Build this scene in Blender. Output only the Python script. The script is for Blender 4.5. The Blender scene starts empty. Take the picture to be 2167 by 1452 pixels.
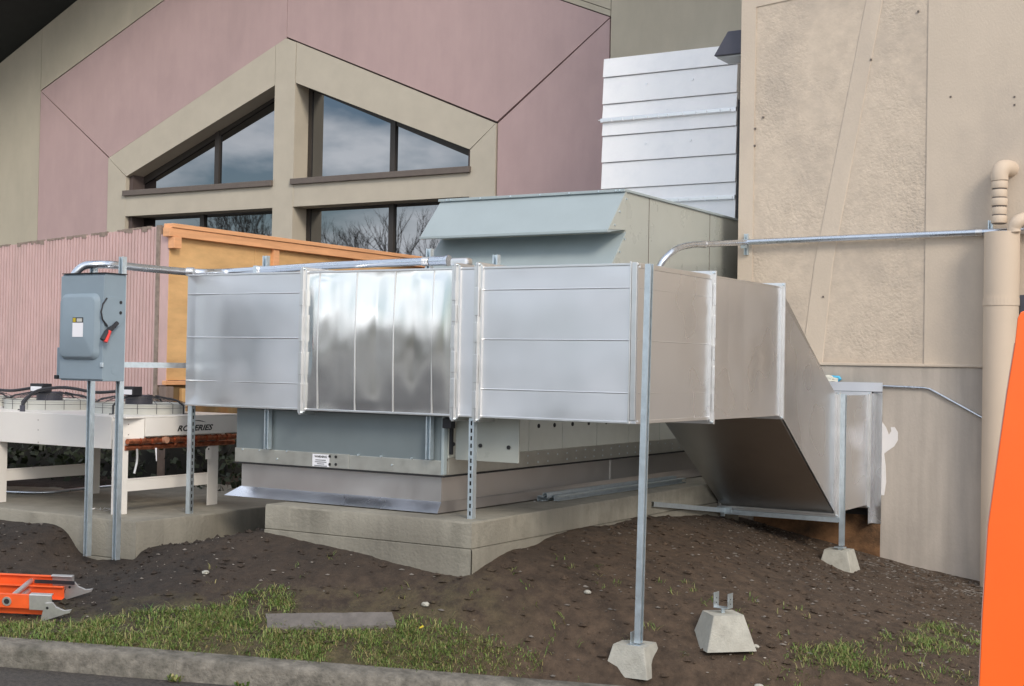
import bpy, bmesh, math, random
import numpy as np
from mathutils import Vector, Matrix, noise

random.seed(7)
SC = bpy.context.scene
COL = SC.collection

# ------------------------------------------------------------------ camera
cam_data = bpy.data.cameras.new('camera')
cam_data.sensor_width = 36.0
cam_data.lens = 48.32
cam_data.clip_start = 0.1
cam_data.clip_end = 1500.0
cam = bpy.data.objects.new('camera', cam_data)
COL.objects.link(cam)
_r = [[0.85461, -0.00714, 0.519221], [0.518948, -0.023502, -0.854483], [0.018304, 0.999698, -0.016379]]
cam.matrix_world = Matrix([_r[0] + [0.0], _r[1] + [0.0], _r[2] + [1.9], [0, 0, 0, 1]])
SC.camera = cam

# ------------------------------------------------------------------ world, sun, exposure
SUN_DIR = Vector((0.74, -0.54, 0.58)).normalized()      # towards the sun
world = bpy.data.worlds.new('World')
SC.world = world
world.use_nodes = True
nt = world.node_tree
nt.nodes.clear()
wo = nt.nodes.new('ShaderNodeOutputWorld')
bg = nt.nodes.new('ShaderNodeBackground')
sky = nt.nodes.new('ShaderNodeTexSky')
sky.sky_type = 'NISHITA'
sky.sun_disc = False
sky.sun_elevation = math.asin(SUN_DIR.z)
sky.sun_rotation = math.atan2(SUN_DIR.x, SUN_DIR.y)
sky.air_density = 1.0
sky.dust_density = 1.5
tc = nt.nodes.new('ShaderNodeTexCoord')
mp = nt.nodes.new('ShaderNodeMapping')
mp.inputs['Scale'].default_value = (1.0, 1.0, 2.6)
n1 = nt.nodes.new('ShaderNodeTexNoise')
n1.inputs['Scale'].default_value = 3.6
n1.inputs['Detail'].default_value = 7
n1.inputs['Roughness'].default_value = 0.55
r1 = nt.nodes.new('ShaderNodeValToRGB')
r1.color_ramp.elements[0].position = 0.43
r1.color_ramp.elements[1].position = 0.54
n2 = nt.nodes.new('ShaderNodeTexNoise')
n2.inputs['Scale'].default_value = 4.0
n2.inputs['Detail'].default_value = 6
r2 = nt.nodes.new('ShaderNodeValToRGB')
r2.color_ramp.elements[0].position = 0.32
r2.color_ramp.elements[0].color = (5.6, 5.9, 6.4, 1)
r2.color_ramp.elements[1].position = 0.68
r2.color_ramp.elements[1].color = (10.6, 10.7, 10.9, 1)
mx = nt.nodes.new('ShaderNodeMixRGB')
L = nt.links.new
L(tc.outputs['Generated'], mp.inputs['Vector'])
L(mp.outputs['Vector'], n1.inputs['Vector'])
L(mp.outputs['Vector'], n2.inputs['Vector'])
L(n1.outputs['Fac'], r1.inputs['Fac'])
L(n2.outputs['Fac'], r2.inputs['Fac'])
L(r1.outputs['Color'], mx.inputs['Fac'])
L(sky.outputs['Color'], mx.inputs['Color1'])
L(r2.outputs['Color'], mx.inputs['Color2'])
L(mx.outputs['Color'], bg.inputs['Color'])
bg.inputs['Strength'].default_value = 0.125
L(bg.outputs['Background'], wo.inputs['Surface'])

sun_data = bpy.data.lights.new('sun', 'SUN')
sun_data.energy = 1.15
sun_data.angle = math.radians(16)
sun_data.color = (1.0, 0.90, 0.76)
sun = bpy.data.objects.new('sun', sun_data)
COL.objects.link(sun)
sun.rotation_euler = (-SUN_DIR).to_track_quat('-Z', 'Y').to_euler()

vs = SC.view_settings
vs.view_transform = 'Standard'
vs.look = 'None'
vs.exposure = 0.55
vs.gamma = 1.0
vs.use_curve_mapping = False

# ------------------------------------------------------------------ materials
def mat(name, col, rough=0.7, metal=0.0, var=0.12, scale=6.0, bump=0.0, bscale=60.0, spec=0.5,
        stain=None, stain_amt=0.0, stain_scale=1.5, stretch=(1, 1, 1), rvar=0.0, streak=0.0, bdist=0.01, detail=8, patch=False):
    m = bpy.data.materials.new(name)
    m.use_nodes = True
    t = m.node_tree
    b = t.nodes['Principled BSDF']
    b.inputs['Roughness'].default_value = rough
    b.inputs['Metallic'].default_value = metal
    b.inputs['Specular IOR Level'].default_value = spec
    g = t.nodes.new('ShaderNodeTexCoord')
    mpn = t.nodes.new('ShaderNodeMapping')
    mpn.inputs['Scale'].default_value = stretch
    t.links.new(g.outputs['Object'], mpn.inputs['Vector'])
    n = t.nodes.new('ShaderNodeTexNoise')
    n.inputs['Scale'].default_value = scale
    n.inputs['Detail'].default_value = detail
    n.inputs['Roughness'].default_value = 0.6
    t.links.new(mpn.outputs['Vector'], n.inputs['Vector'])
    rp = t.nodes.new('ShaderNodeValToRGB')
    rp.color_ramp.elements[0].position = 0.3
    rp.color_ramp.elements[1].position = 0.7
    c0 = [max(0.0, c * (1 - var)) for c in col]
    c1 = [min(1.0, c * (1 + var)) for c in col]
    rp.color_ramp.elements[0].color = (*c0, 1)
    rp.color_ramp.elements[1].color = (*c1, 1)
    t.links.new(n.outputs['Fac'], rp.inputs['Fac'])
    out = rp.outputs['Color']
    if stain is not None and stain_amt > 0:
        ns = t.nodes.new('ShaderNodeTexNoise')
        ns.inputs['Scale'].default_value = stain_scale
        ns.inputs['Detail'].default_value = 9
        ns.inputs['Roughness'].default_value = 0.65
        t.links.new(mpn.outputs['Vector'], ns.inputs['Vector'])
        rs = t.nodes.new('ShaderNodeValToRGB')
        rs.color_ramp.elements[0].position = 0.47
        rs.color_ramp.elements[0].color = (0, 0, 0, 1)
        rs.color_ramp.elements[1].position = 0.72
        rs.color_ramp.elements[1].color = (stain_amt,) * 3 + (1,)
        t.links.new(ns.outputs['Fac'], rs.inputs['Fac'])
        mm = t.nodes.new('ShaderNodeMixRGB')
        mm.inputs['Color2'].default_value = (*stain, 1)
        t.links.new(rs.outputs['Color'], mm.inputs['Fac'])
        t.links.new(out, mm.inputs['Color1'])
        out = mm.outputs['Color']
    if streak > 0:
        mk = t.nodes.new('ShaderNodeMapping')
        mk.inputs['Scale'].default_value = (7, 7, 0.5)
        t.links.new(g.outputs['Object'], mk.inputs['Vector'])
        nk = t.nodes.new('ShaderNodeTexNoise')
        nk.inputs['Scale'].default_value = 1.6
        nk.inputs['Detail'].default_value = 5
        t.links.new(mk.outputs['Vector'], nk.inputs['Vector'])
        rk = t.nodes.new('ShaderNodeValToRGB')
        rk.color_ramp.elements[0].position = 0.35
        rk.color_ramp.elements[0].color = (1 - streak,) * 3 + (1,)
        rk.color_ramp.elements[1].position = 0.6
        rk.color_ramp.elements[1].color = (1, 1, 1, 1)
        t.links.new(nk.outputs['Fac'], rk.inputs['Fac'])
        mk2 = t.nodes.new('ShaderNodeMixRGB')
        mk2.blend_type = 'MULTIPLY'
        mk2.inputs['Fac'].default_value = 1
        t.links.new(out, mk2.inputs['Color1'])
        t.links.new(rk.outputs['Color'], mk2.inputs['Color2'])
        out = mk2.outputs['Color']
    t.links.new(out, b.inputs['Base Color'])
    if rvar > 0:
        mr = t.nodes.new('ShaderNodeMapRange')
        mr.inputs['From Min'].default_value = 0.3
        mr.inputs['From Max'].default_value = 0.7
        mr.inputs['To Min'].default_value = max(0.02, rough - rvar)
        mr.inputs['To Max'].default_value = rough + rvar
        t.links.new(n.outputs['Fac'], mr.inputs['Value'])
        t.links.new(mr.outputs['Result'], b.inputs['Roughness'])
    if bump > 0:
        nb = t.nodes.new('ShaderNodeTexNoise')
        nb.inputs['Scale'].default_value = bscale
        nb.inputs['Detail'].default_value = 6
        t.links.new(mpn.outputs['Vector'], nb.inputs['Vector'])
        bp = t.nodes.new('ShaderNodeBump')
        bp.inputs['Strength'].default_value = bump
        bp.inputs['Distance'].default_value = bdist
        if patch:
            npz = t.nodes.new('ShaderNodeTexNoise')
            npz.inputs['Scale'].default_value = 1.1
            npz.inputs['Detail'].default_value = 4
            t.links.new(g.outputs['Object'], npz.inputs['Vector'])
            mrp = t.nodes.new('ShaderNodeMapRange')
            mrp.inputs['From Min'].default_value = 0.40
            mrp.inputs['From Max'].default_value = 0.62
            mrp.inputs['To Min'].default_value = bump * 0.22
            mrp.inputs['To Max'].default_value = bump * 1.5
            t.links.new(npz.outputs['Fac'], mrp.inputs['Value'])
            t.links.new(mrp.outputs['Result'], bp.inputs['Strength'])
        t.links.new(nb.outputs['Fac'], bp.inputs['Height'])
        t.links.new(bp.outputs['Normal'], b.inputs['Normal'])
    return m

M = {}
M['cream'] = mat('cream_stucco', (0.47, 0.425, 0.335), 0.9, var=0.06, scale=3, bump=0.25, bscale=140, stain=(0.30, 0.27, 0.21), stain_amt=0.35, stain_scale=0.7, stretch=(1, 1, 0.45))
M['pink'] = mat('pink_stucco', (0.49, 0.352, 0.343), 0.9, var=0.05, scale=3, bump=0.25, bscale=140, stain=(0.36, 0.262, 0.255), stain_amt=0.45, stain_scale=0.6, stretch=(1, 1, 0.5), streak=0.02)
M['joint'] = mat('joint_dark', (0.10, 0.075, 0.07), 0.9)
M['surround'] = mat('surround_stucco', (0.52, 0.47, 0.385), 0.9, var=0.05, scale=3, bump=0.2, bscale=140)
M['beige'] = mat('beige_stucco', (0.575, 0.49, 0.40), 0.92, var=0.05, scale=2, bump=0.3, bscale=60, stain=(0.40, 0.345, 0.30), stain_amt=0.65, stain_scale=0.9, stretch=(1, 1, 0.6))
M['beige_rough'] = mat('beige_rough_stucco', (0.57, 0.483, 0.392), 0.95, var=0.09, scale=9, bump=0.85, bscale=42, stain=(0.37, 0.32, 0.275), stain_amt=0.75, stain_scale=1.3, bdist=0.011, patch=True)
M['foundation'] = mat('foundation_concrete', (0.47, 0.42, 0.37), 0.9, var=0.07, scale=3, bump=0.3, bscale=50, stain=(0.31, 0.28, 0.25), stain_amt=0.6, stain_scale=1.0, stretch=(1, 1, 0.5), streak=0.13)
M['rust_stain'] = mat('rust_stained_concrete', (0.20, 0.105, 0.05), 0.95, var=0.4, scale=7, bump=0.6, bscale=60, stain=(0.03, 0.02, 0.012), stain_amt=1.0, stain_scale=3.0)
M['primer'] = mat('paint_patch_white', (0.74, 0.72, 0.72), 0.7, var=0.03)
M['bronze'] = mat('window_frame_bronze', (0.040, 0.033, 0.028), 0.5, var=0.1)
M['sill'] = mat('sill_grey_brown', (0.15, 0.125, 0.11), 0.75, var=0.08, scale=8, bump=0.2)
M['glass'] = mat('window_glass', (0.235, 0.245, 0.26), 0.015, metal=1.0, var=0.02, scale=0.5)
M['eave'] = mat('dark_eave', (0.018, 0.022, 0.022), 0.8)
M['galv'] = mat('galvanised_sheet', (0.86, 0.865, 0.885), 0.42, metal=1.0, var=0.03, scale=2.2, rvar=0.08, detail=2)
M['galv_shiny'] = mat('galvanised_bright_sheet', (0.84, 0.84, 0.83), 0.15, metal=1.0, var=0.03, scale=3, rvar=0.05, detail=2)
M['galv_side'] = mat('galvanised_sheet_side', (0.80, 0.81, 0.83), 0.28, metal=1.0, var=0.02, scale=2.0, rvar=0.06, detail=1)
M['flange'] = mat('flange_metal', (0.80, 0.80, 0.80), 0.33, metal=1.0, var=0.03, scale=9, rvar=0.05, detail=2)
M['zinc'] = mat('zinc_strut', (0.66, 0.74, 0.79), 0.42, metal=0.85, var=0.08, scale=25, rvar=0.1, bump=0.08, bscale=80)
M['emt'] = mat('conduit_metal', (0.62, 0.67, 0.74), 0.28, metal=1.0, var=0.05, scale=10, rvar=0.06)
M['riser'] = mat('riser_aluminium', (0.97, 0.97, 0.98), 0.5, metal=0.1, var=0.02, scale=4, rvar=0.08, stain=(0.80, 0.82, 0.86), stain_amt=0.35, stain_scale=5)
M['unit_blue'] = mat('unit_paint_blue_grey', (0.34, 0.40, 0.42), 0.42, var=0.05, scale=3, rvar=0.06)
M['unit_lower'] = mat('unit_lower_paint', (0.17, 0.205, 0.22), 0.38, var=0.08, scale=2, rvar=0.06)  # blue grey paint darkened to stand in for the duct's shade
M['unit_grey'] = mat('unit_paint_grey', (0.40, 0.42, 0.39), 0.30, var=0.05, scale=3, rvar=0.06)
M['unit_pale'] = mat('unit_paint_pale', (0.68, 0.70, 0.64), 0.45, var=0.04)
M['base_rail'] = mat('unit_base_rail', (0.50, 0.50, 0.46), 0.4, metal=0.7, var=0.10, scale=9, rvar=0.1)
M['flashing'] = mat('curb_flashing', (0.58, 0.56, 0.55), 0.36, metal=0.85, var=0.04, scale=3, rvar=0.08, detail=3)
M['hole'] = mat('dark_hole', (0.02, 0.02, 0.022), 0.7)
M['black'] = mat('black_plastic', (0.02, 0.02, 0.025), 0.45)
M['red'] = mat('red_plastic', (0.75, 0.05, 0.04), 0.4)
M['box'] = mat('switch_paint_grey', (0.235, 0.30, 0.355), 0.5, var=0.04, scale=5, bump=0.1, bscale=200)
M['box_side'] = M['box']
M['white'] = mat('white_enamel', (0.78, 0.75, 0.71), 0.35, var=0.02, scale=3)
M['label'] = mat('white_label', (0.85, 0.85, 0.90), 0.5, var=0.01)
M['yellow'] = mat('yellow_print', (0.55, 0.42, 0.02), 0.5)
M['ink'] = mat('black_print', (0.02, 0.02, 0.02), 0.5)
M['grey_ink'] = mat('grey_print', (0.25, 0.26, 0.28), 0.5)
M['copper'] = mat('copper_pipe', (0.42, 0.14, 0.07), 0.40, metal=0.8, var=0.4, scale=30, stain=(0.10, 0.04, 0.03), stain_amt=0.7, stain_scale=14)
M['copper_cap'] = mat('copper_cap_matt', (0.55, 0.30, 0.20), 0.6, metal=0.3, var=0.15)
M['fence_pink'] = mat('fence_paint_pink', (0.58, 0.40, 0.385), 0.85, var=0.08, scale=9, bump=0.3, bscale=80, stain=(0.40, 0.31, 0.28), stain_amt=0.5, stain_scale=2.5, stretch=(1, 1, 0.35))
M['fence_worn'] = mat('weathered_fence_cap', (0.26, 0.205, 0.17), 0.9, var=0.3, scale=18)
M['ply'] = mat('new_plywood', (0.68, 0.42, 0.19), 0.7, var=0.16, scale=4, stretch=(1, 0.5, 1.6), stain=(0.46, 0.24, 0.10), stain_amt=0.6, stain_scale=2.4, bump=0.1)
M['ply_old'] = mat('old_plywood', (0.17, 0.11, 0.05), 0.85, var=0.35, scale=6, stretch=(1, 1, 0.3), stain=(0.36, 0.13, 0.03), stain_amt=0.6, stain_scale=4)  # plywood with the shade low down put into its colour
M['lumber'] = mat('new_lumber', (0.78, 0.40, 0.20), 0.65, var=0.14, scale=7, stretch=(1, 0.3, 3), bump=0.1)
M['greypost'] = mat('weathered_post', (0.22, 0.165, 0.14), 0.9, var=0.2, scale=14, stretch=(1, 1, 0.2))
M['concrete'] = mat('pad_concrete', (0.29, 0.272, 0.225), 0.9, var=0.22, scale=6, bump=0.6, bscale=45, stain=(0.15, 0.138, 0.115), stain_amt=0.85, stain_scale=1.5, streak=0.12)
M['pier'] = mat('pier_concrete', (0.43, 0.42, 0.37), 0.92, var=0.12, scale=14, bump=0.5, bscale=90, stain=(0.26, 0.24, 0.20), stain_amt=0.4, stain_scale=9)
M['kerb'] = mat('kerb_concrete', (0.165, 0.152, 0.13), 0.92, var=0.45, scale=14, bump=1.0, bscale=45, stain=(0.05, 0.05, 0.038), stain_amt=0.95, stain_scale=2.6, bdist=0.014)
M['asphalt'] = mat('asphalt', (0.050, 0.044, 0.040), 0.62, var=0.6, scale=45, bump=0.9, bscale=90, stain=(0.10, 0.085, 0.07), stain_amt=0.6, stain_scale=22)
M['fiberglass'] = mat('orange_fibreglass', (0.85, 0.12, 0.025), 0.45, var=0.08, scale=8, stain=(0.6, 0.10, 0.04), stain_amt=0.4, stain_scale=5)
M['orange'] = mat('orange_machine_paint', (0.90, 0.135, 0.012), 0.38, var=0.03, scale=4, stain=(0.72, 0.11, 0.01), stain_amt=0.3)
M['edge'] = mat('edge_strip_mauve', (0.36, 0.20, 0.18), 0.6, var=0.1)
M['alu'] = mat('cast_aluminium', (0.66, 0.66, 0.66), 0.42, metal=0.8, var=0.10, scale=20)
M['board'] = mat('weathered_board_wood', (0.15, 0.135, 0.125), 0.9, var=0.3, scale=5, bump=0.6, bscale=25, stain=(0.06, 0.055, 0.05), stain_amt=0.7, stain_scale=6)
M['leaf_dark'] = mat('ivy_leaf', (0.020, 0.030, 0.012), 0.6, var=0.4)
M['bark'] = mat('tree_bark', (0.05, 0.04, 0.03), 0.9, var=0.2)
M['duct_paint'] = mat('painted_pipe_beige', (0.60, 0.49, 0.385), 0.65, var=0.03, scale=3)
M['cyan'] = mat('blue_sealant', (0.07, 0.42, 0.66), 0.5, var=0.3, scale=25)
M['foam'] = mat('pale_foam', (0.62, 0.62, 0.55), 0.9, var=0.1, scale=20, bump=0.8, bscale=60)
M['lamp'] = mat('lamp_housing', (0.055, 0.055, 0.075), 0.4, var=0.1)
M['lens'] = mat('lamp_lens', (0.35, 0.36, 0.36), 0.3)
M['skirt_metal'] = mat('bright_flashing', (0.84, 0.88, 0.97), 0.30, metal=1.0, var=0.03, scale=2, rvar=0.1, detail=3)  # bluish brightness put into the colour for reflected sky
M['galv_under'] = mat('galvanised_dull_sheet', (0.62, 0.61, 0.60), 0.36, metal=1.0, var=0.04, scale=3, detail=2)  # same metal, darkened for the dim ground mirrored in the underside
M['skirt'] = mat('dark_tarred_board', (0.016, 0.016, 0.014), 0.9)  # near black, stands in for the shade under the condenser
M['stone'] = mat('pebble', (0.17, 0.15, 0.13), 0.9, var=0.5, scale=3)
M['chip'] = mat('pale_chip', (0.42, 0.38, 0.33), 0.8, var=0.3, scale=3)
M['clod'] = mat('soil_clod', (0.048, 0.036, 0.029), 0.95, var=0.35, scale=20)
M['shroud'] = mat('fan_shroud', (0.56, 0.56, 0.52), 0.5, var=0.04)
M['wire'] = mat('fan_guard_wire', (0.035, 0.035, 0.04), 0.5)
M['hill'] = mat('distant_wood', (0.13, 0.125, 0.105), 0.95, var=0.3, scale=0.6)

def soil_material():
    m = bpy.data.materials.new('bare_soil')
    m.use_nodes = True
    t = m.node_tree
    b = t.nodes['Principled BSDF']
    b.inputs['Roughness'].default_value = 0.88
    g = t.nodes.new('ShaderNodeNewGeometry')
    def nz(s, d=9, r=0.65):
        n = t.nodes.new('ShaderNodeTexNoise')
        n.inputs['Scale'].default_value = s
        n.inputs['Detail'].default_value = d
        n.inputs['Roughness'].default_value = r
        t.links.new(g.outputs['Position'], n.inputs['Vector'])
        return n
    def ramp(n, a, ca, c, cc):
        r = t.nodes.new('ShaderNodeValToRGB')
        r.color_ramp.elements[0].position = a
        r.color_ramp.elements[0].color = (*ca, 1)
        r.color_ramp.elements[1].position = c
        r.color_ramp.elements[1].color = (*cc, 1)
        t.links.new(n.outputs['Fac'], r.inputs['Fac'])
        return r
    fine = ramp(nz(14), 0.32, (0.0125, 0.0088, 0.0066), 0.7, (0.037, 0.026, 0.019))
    big = ramp(nz(0.9, 6), 0.44, (0, 0, 0), 0.60, (1, 1, 1))
    brown = ramp(nz(11), 0.32, (0.040, 0.026, 0.0165), 0.7, (0.112, 0.075, 0.049))
    # drier brown earth towards the beige building (x > -5), darker loam to the left
    sx = t.nodes.new('ShaderNodeSeparateXYZ')
    t.links.new(g.outputs['Position'], sx.inputs['Vector'])
    mr = t.nodes.new('ShaderNodeMapRange')
    mr.inputs['From Min'].default_value = -6.2
    mr.inputs['From Max'].default_value = -4.2
    mr.inputs['To Min'].default_value = 0.0
    mr.inputs['To Max'].default_value = 0.85
    t.links.new(sx.outputs['X'], mr.inputs['Value'])
    ad = t.nodes.new('ShaderNodeMath')
    ad.operation = 'MULTIPLY_ADD'
    ad.inputs[1].default_value = 0.35
    t.links.new(big.outputs['Color'], ad.inputs[0])
    t.links.new(mr.outputs['Result'], ad.inputs[2])
    ad.use_clamp = True
    mm = t.nodes.new('ShaderNodeMixRGB')
    t.links.new(ad.outputs['Value'], mm.inputs['Fac'])
    t.links.new(fine.outputs['Color'], mm.inputs['Color1'])
    t.links.new(brown.outputs['Color'], mm.inputs['Color2'])
    # thatch and dead grass in a band along the kerb
    dp = t.nodes.new('ShaderNodeVectorMath')
    dp.operation = 'DOT_PRODUCT'
    dp.inputs[1].default_value = (-0.5006, 0.8657, 0.0)
    t.links.new(g.outputs['Position'], dp.inputs[0])
    mt = t.nodes.new('ShaderNodeMapRange')       # signed distance from the kerb, 8.46 at its back edge
    mt.inputs['From Min'].default_value = 8.46 + 0.75
    mt.inputs['From Max'].default_value = 8.46 + 0.10
    mt.inputs['To Min'].default_value = 0.0
    mt.inputs['To Max'].default_value = 0.55
    t.links.new(dp.outputs['Value'], mt.inputs['Value'])
    nth = nz(5.5, 8, 0.7)
    sb = t.nodes.new('ShaderNodeMath'); sb.operation = 'SUBTRACT'; sb.inputs[1].default_value = 0.5
    t.links.new(nth.outputs['Fac'], sb.inputs[0])
    am = t.nodes.new('ShaderNodeMath'); am.operation = 'MULTIPLY_ADD'; am.inputs[1].default_value = 2.2; am.use_clamp = True
    t.links.new(sb.outputs['Value'], am.inputs[0]); t.links.new(mt.outputs['Result'], am.inputs[2])
    th = t.nodes.new('ShaderNodeMath'); th.operation = 'MULTIPLY'
    t.links.new(am.outputs['Value'], th.inputs[0]); 
    sxx = t.nodes.new('ShaderNodeMapRange')
    sxx.inputs['From Min'].default_value = -4.3; sxx.inputs['From Max'].default_value = -5.0
    t.links.new(sx.outputs['X'], sxx.inputs['Value'])
    cl = t.nodes.new('ShaderNodeMapRange')
    cl.inputs['From Min'].default_value = 0.0; cl.inputs['From Max'].default_value = 0.15
    t.links.new(mt.outputs['Result'], cl.inputs['Value'])
    mc = t.nodes.new('ShaderNodeMath'); mc.operation = 'MULTIPLY'
    t.links.new(cl.outputs['Result'], mc.inputs[0]); t.links.new(sxx.outputs['Result'], mc.inputs[1])
    t.links.new(mc.outputs['Value'], th.inputs[1])
    thc = ramp(nz(60, 4), 0.35, (0.060, 0.062, 0.022), 0.68, (0.155, 0.125, 0.06))
    mth = t.nodes.new('ShaderNodeMixRGB')
    t.links.new(th.outputs['Value'], mth.inputs['Fac'])
    t.links.new(mm.outputs['Color'], mth.inputs['Color1'])
    t.links.new(thc.outputs['Color'], mth.inputs['Color2'])
    mm = mth
    # tiny pale flecks
    vo = t.nodes.new('ShaderNodeTexVoronoi')
    vo.inputs['Scale'].default_value = 38
    t.links.new(g.outputs['Position'], vo.inputs['Vector'])
    rv = t.nodes.new('ShaderNodeValToRGB')
    rv.color_ramp.elements[0].position = 0.07
    rv.color_ramp.elements[0].color = (0.5, 0.5, 0.5, 1)
    rv.color_ramp.elements[1].position = 0.13
    rv.color_ramp.elements[1].color = (0, 0, 0, 1)
    t.links.new(vo.outputs['Distance'], rv.inputs['Fac'])
    m2 = t.nodes.new('ShaderNodeMixRGB')
    m2.inputs['Color2'].default_value = (0.13, 0.11, 0.09, 1)
    t.links.new(rv.outputs['Color'], m2.inputs['Fac'])
    t.links.new(mm.outputs['Color'], m2.inputs['Color1'])
    t.links.new(m2.outputs['Color'], b.inputs['Base Color'])
    bp = t.nodes.new('ShaderNodeBump')
    bp.inputs['Strength'].default_value = 0.9
    bp.inputs['Distance'].default_value = 0.02
    t.links.new(nz(35).outputs['Fac'], bp.inputs['Height'])
    t.links.new(bp.outputs['Normal'], b.inputs['Normal'])
    return m
M['soil'] = soil_material()
M['lot'] = mat('pale_gravel_lot', (0.27, 0.26, 0.24), 0.9, var=0.2, scale=0.8)  # unseen surface, pale so that it bounces light

def grass_material():
    m = bpy.data.materials.new('grass_blades')
    m.use_nodes = True
    t = m.node_tree
    b = t.nodes['Principled BSDF']
    b.inputs['Roughness'].default_value = 0.65
    g = t.nodes.new('ShaderNodeNewGeometry')
    r = t.nodes.new('ShaderNodeValToRGB')
    e = r.color_ramp.elements
    e[0].position = 0.0
    e[0].color = (0.058, 0.12, 0.02, 1)
    e[1].position = 1.0
    e[1].color = (0.34, 0.27, 0.12, 1)
    k = e.new(0.4); k.color = (0.145, 0.235, 0.045, 1)
    k = e.new(0.72); k.color = (0.23, 0.235, 0.085, 1)
    t.links.new(g.outputs['Random Per Island'], r.inputs['Fac'])
    t.links.new(r.outputs['Color'], b.inputs['Base Color'])
    return m
M['grass'] = grass_material()

# ------------------------------------------------------------------ mesh helpers
class B:
    def __init__(self):
        self.v = []
        self.f = []
    def quad(self, a, b, c, d):
        n = len(self.v)
        self.v += [tuple(a), tuple(b), tuple(c), tuple(d)]
        self.f.append((n, n + 1, n + 2, n + 3))
        return self
    def hexa(self, p):          # 4 bottom points then 4 top points, same winding
        n = len(self.v)
        self.v += [tuple(q) for q in p]
        for f in ((0, 3, 2, 1), (4, 5, 6, 7), (0, 1, 5, 4), (1, 2, 6, 5), (2, 3, 7, 6), (3, 0, 4, 7)):
            self.f.append(tuple(n + i for i in f))
        return self
    def box(self, x0, x1, y0, y1, z0, z1):
        return self.hexa([(x0, y0, z0), (x1, y0, z0), (x1, y1, z0), (x0, y1, z0),
                          (x0, y0, z1), (x1, y0, z1), (x1, y1, z1), (x0, y1, z1)])
    def obox(self, o, u, v, w, u0, u1, v0, v1, w0, w1):
        o, u, v, w = Vector(o), Vector(u), Vector(v), Vector(w)
        P = lambda a, b, c: tuple(o + u * a + v * b + w * c)
        return self.hexa([P(u0, v0, w0), P(u1, v0, w0), P(u1, v1, w0), P(u0, v1, w0),
                          P(u0, v0, w1), P(u1, v0, w1), P(u1, v1, w1), P(u0, v1, w1)])
    def prism(self, pts, d):     # polygon extruded by vector d
        n = len(self.v)
        k = len(pts)
        d = Vector(d)
        self.v += [tuple(p) for p in pts] + [tuple(Vector(p) + d) for p in pts]
        self.f.append(tuple(n + i for i in range(k)))
        self.f.append(tuple(n + k + i for i in reversed(range(k))))
        for i in range(k):
            j = (i + 1) % k
            self.f.append((n + i, n + k + i, n + k + j, n + j))
        return self
    def tube(self, pts, r, seg=12, cap=True):
        pts = [Vector(p) for p in pts]
        n0 = len(self.v)
        rs = r if isinstance(r, (list, tuple)) else [r] * len(pts)
        t = (pts[1] - pts[0]).normalized()
        a = t.orthogonal().normalized()
        for i, p in enumerate(pts):
            if i == 0: tt = pts[1] - pts[0]
            elif i == len(pts) - 1: tt = pts[-1] - pts[-2]
            else: tt = (pts[i + 1] - p).normalized() + (p - pts[i - 1]).normalized()
            tt = tt.normalized() if tt.length > 1e-6 else t
            a = (a - tt * a.dot(tt))
            a = a.normalized() if a.length > 1e-5 else tt.orthogonal().normalized()
            b = tt.cross(a)
            for k in range(seg):
                an = 2 * math.pi * k / seg
                self.v.append(tuple(p + (a * math.cos(an) + b * math.sin(an)) * rs[i]))
        for i in range(len(pts) - 1):
            for k in range(seg):
                q = (k + 1) % seg
                self.f.append((n0 + i * seg + k, n0 + i * seg + q, n0 + (i + 1) * seg + q, n0 + (i + 1) * seg + k))
        if cap:
            self.f.append(tuple(n0 + k for k in reversed(range(seg))))
            self.f.append(tuple(n0 + (len(pts) - 1) * seg + k for k in range(seg)))
        return self
    def merge(self, o):
        n = len(self.v)
        self.v += o.v
        self.f += [tuple(i + n for i in f) for f in o.f]
        return self

ORIG = {}

def mk(name, b, m, parent=None, bevel=0.0, smooth=False, keepnormals=False):
    o0 = Vector((0, 0, 0))
    if parent is not None:
        o0 = ORIG.get(parent.name, Vector((0, 0, 0)))
    else:
        xs = np.array(b.v)
        o0 = Vector(((xs[:, 0].min() + xs[:, 0].max()) / 2, (xs[:, 1].min() + xs[:, 1].max()) / 2, xs[:, 2].min()))
    me = bpy.data.meshes.new(name)
    me.from_pydata([tuple(Vector(p) - o0) for p in b.v], [], b.f)
    me.validate()
    if not keepnormals:
        bm = bmesh.new()
        bm.from_mesh(me)
        bmesh.ops.recalc_face_normals(bm, faces=bm.faces)
        bm.to_mesh(me)
        bm.free()
    me.materials.append(m)
    if smooth:
        for p in me.polygons: p.use_smooth = True
        me.set_sharp_from_angle(angle=math.radians(40))
    o = bpy.data.objects.new(name, me)
    COL.objects.link(o)
    if parent is not None:
        o.parent = parent
    else:
        o.location = o0
    ORIG[o.name] = o0
    if name in ('screws', 'rail_screws', 'rail_holes', 'side_screws', 'cleat', 'bolt', 'worn_edge', 'wall_fixings', 'lock_hole', 'small_print', 'guard', 'pipe_fittings', 'fixing_hole', 'panel_seam', 'coupling') and parent is not None:
        o['kind'] = 'stuff'
    if bevel > 0:
        md = o.modifiers.new('edge', 'BEVEL')
        md.width = bevel
        md.segments = 2
        md.limit_method = 'ANGLE'
        md.angle_limit = math.radians(40)
    return o

def tag(o, label, cat, group=None):
    o['label'] = label
    o['category'] = cat
    if group: o['group'] = group
    return o

def thing(name, loc, label, cat, group=None):
    o = bpy.data.objects.new(name, None)
    o.empty_display_size = 0.1
    COL.objects.link(o)
    o.location = loc
    ORIG[o.name] = Vector(loc)
    return tag(o, label, cat, group)

def struct(name, b, m, kind='structure', **k):
    o = mk(name, b, m, **k)
    o['kind'] = kind
    return o

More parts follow.
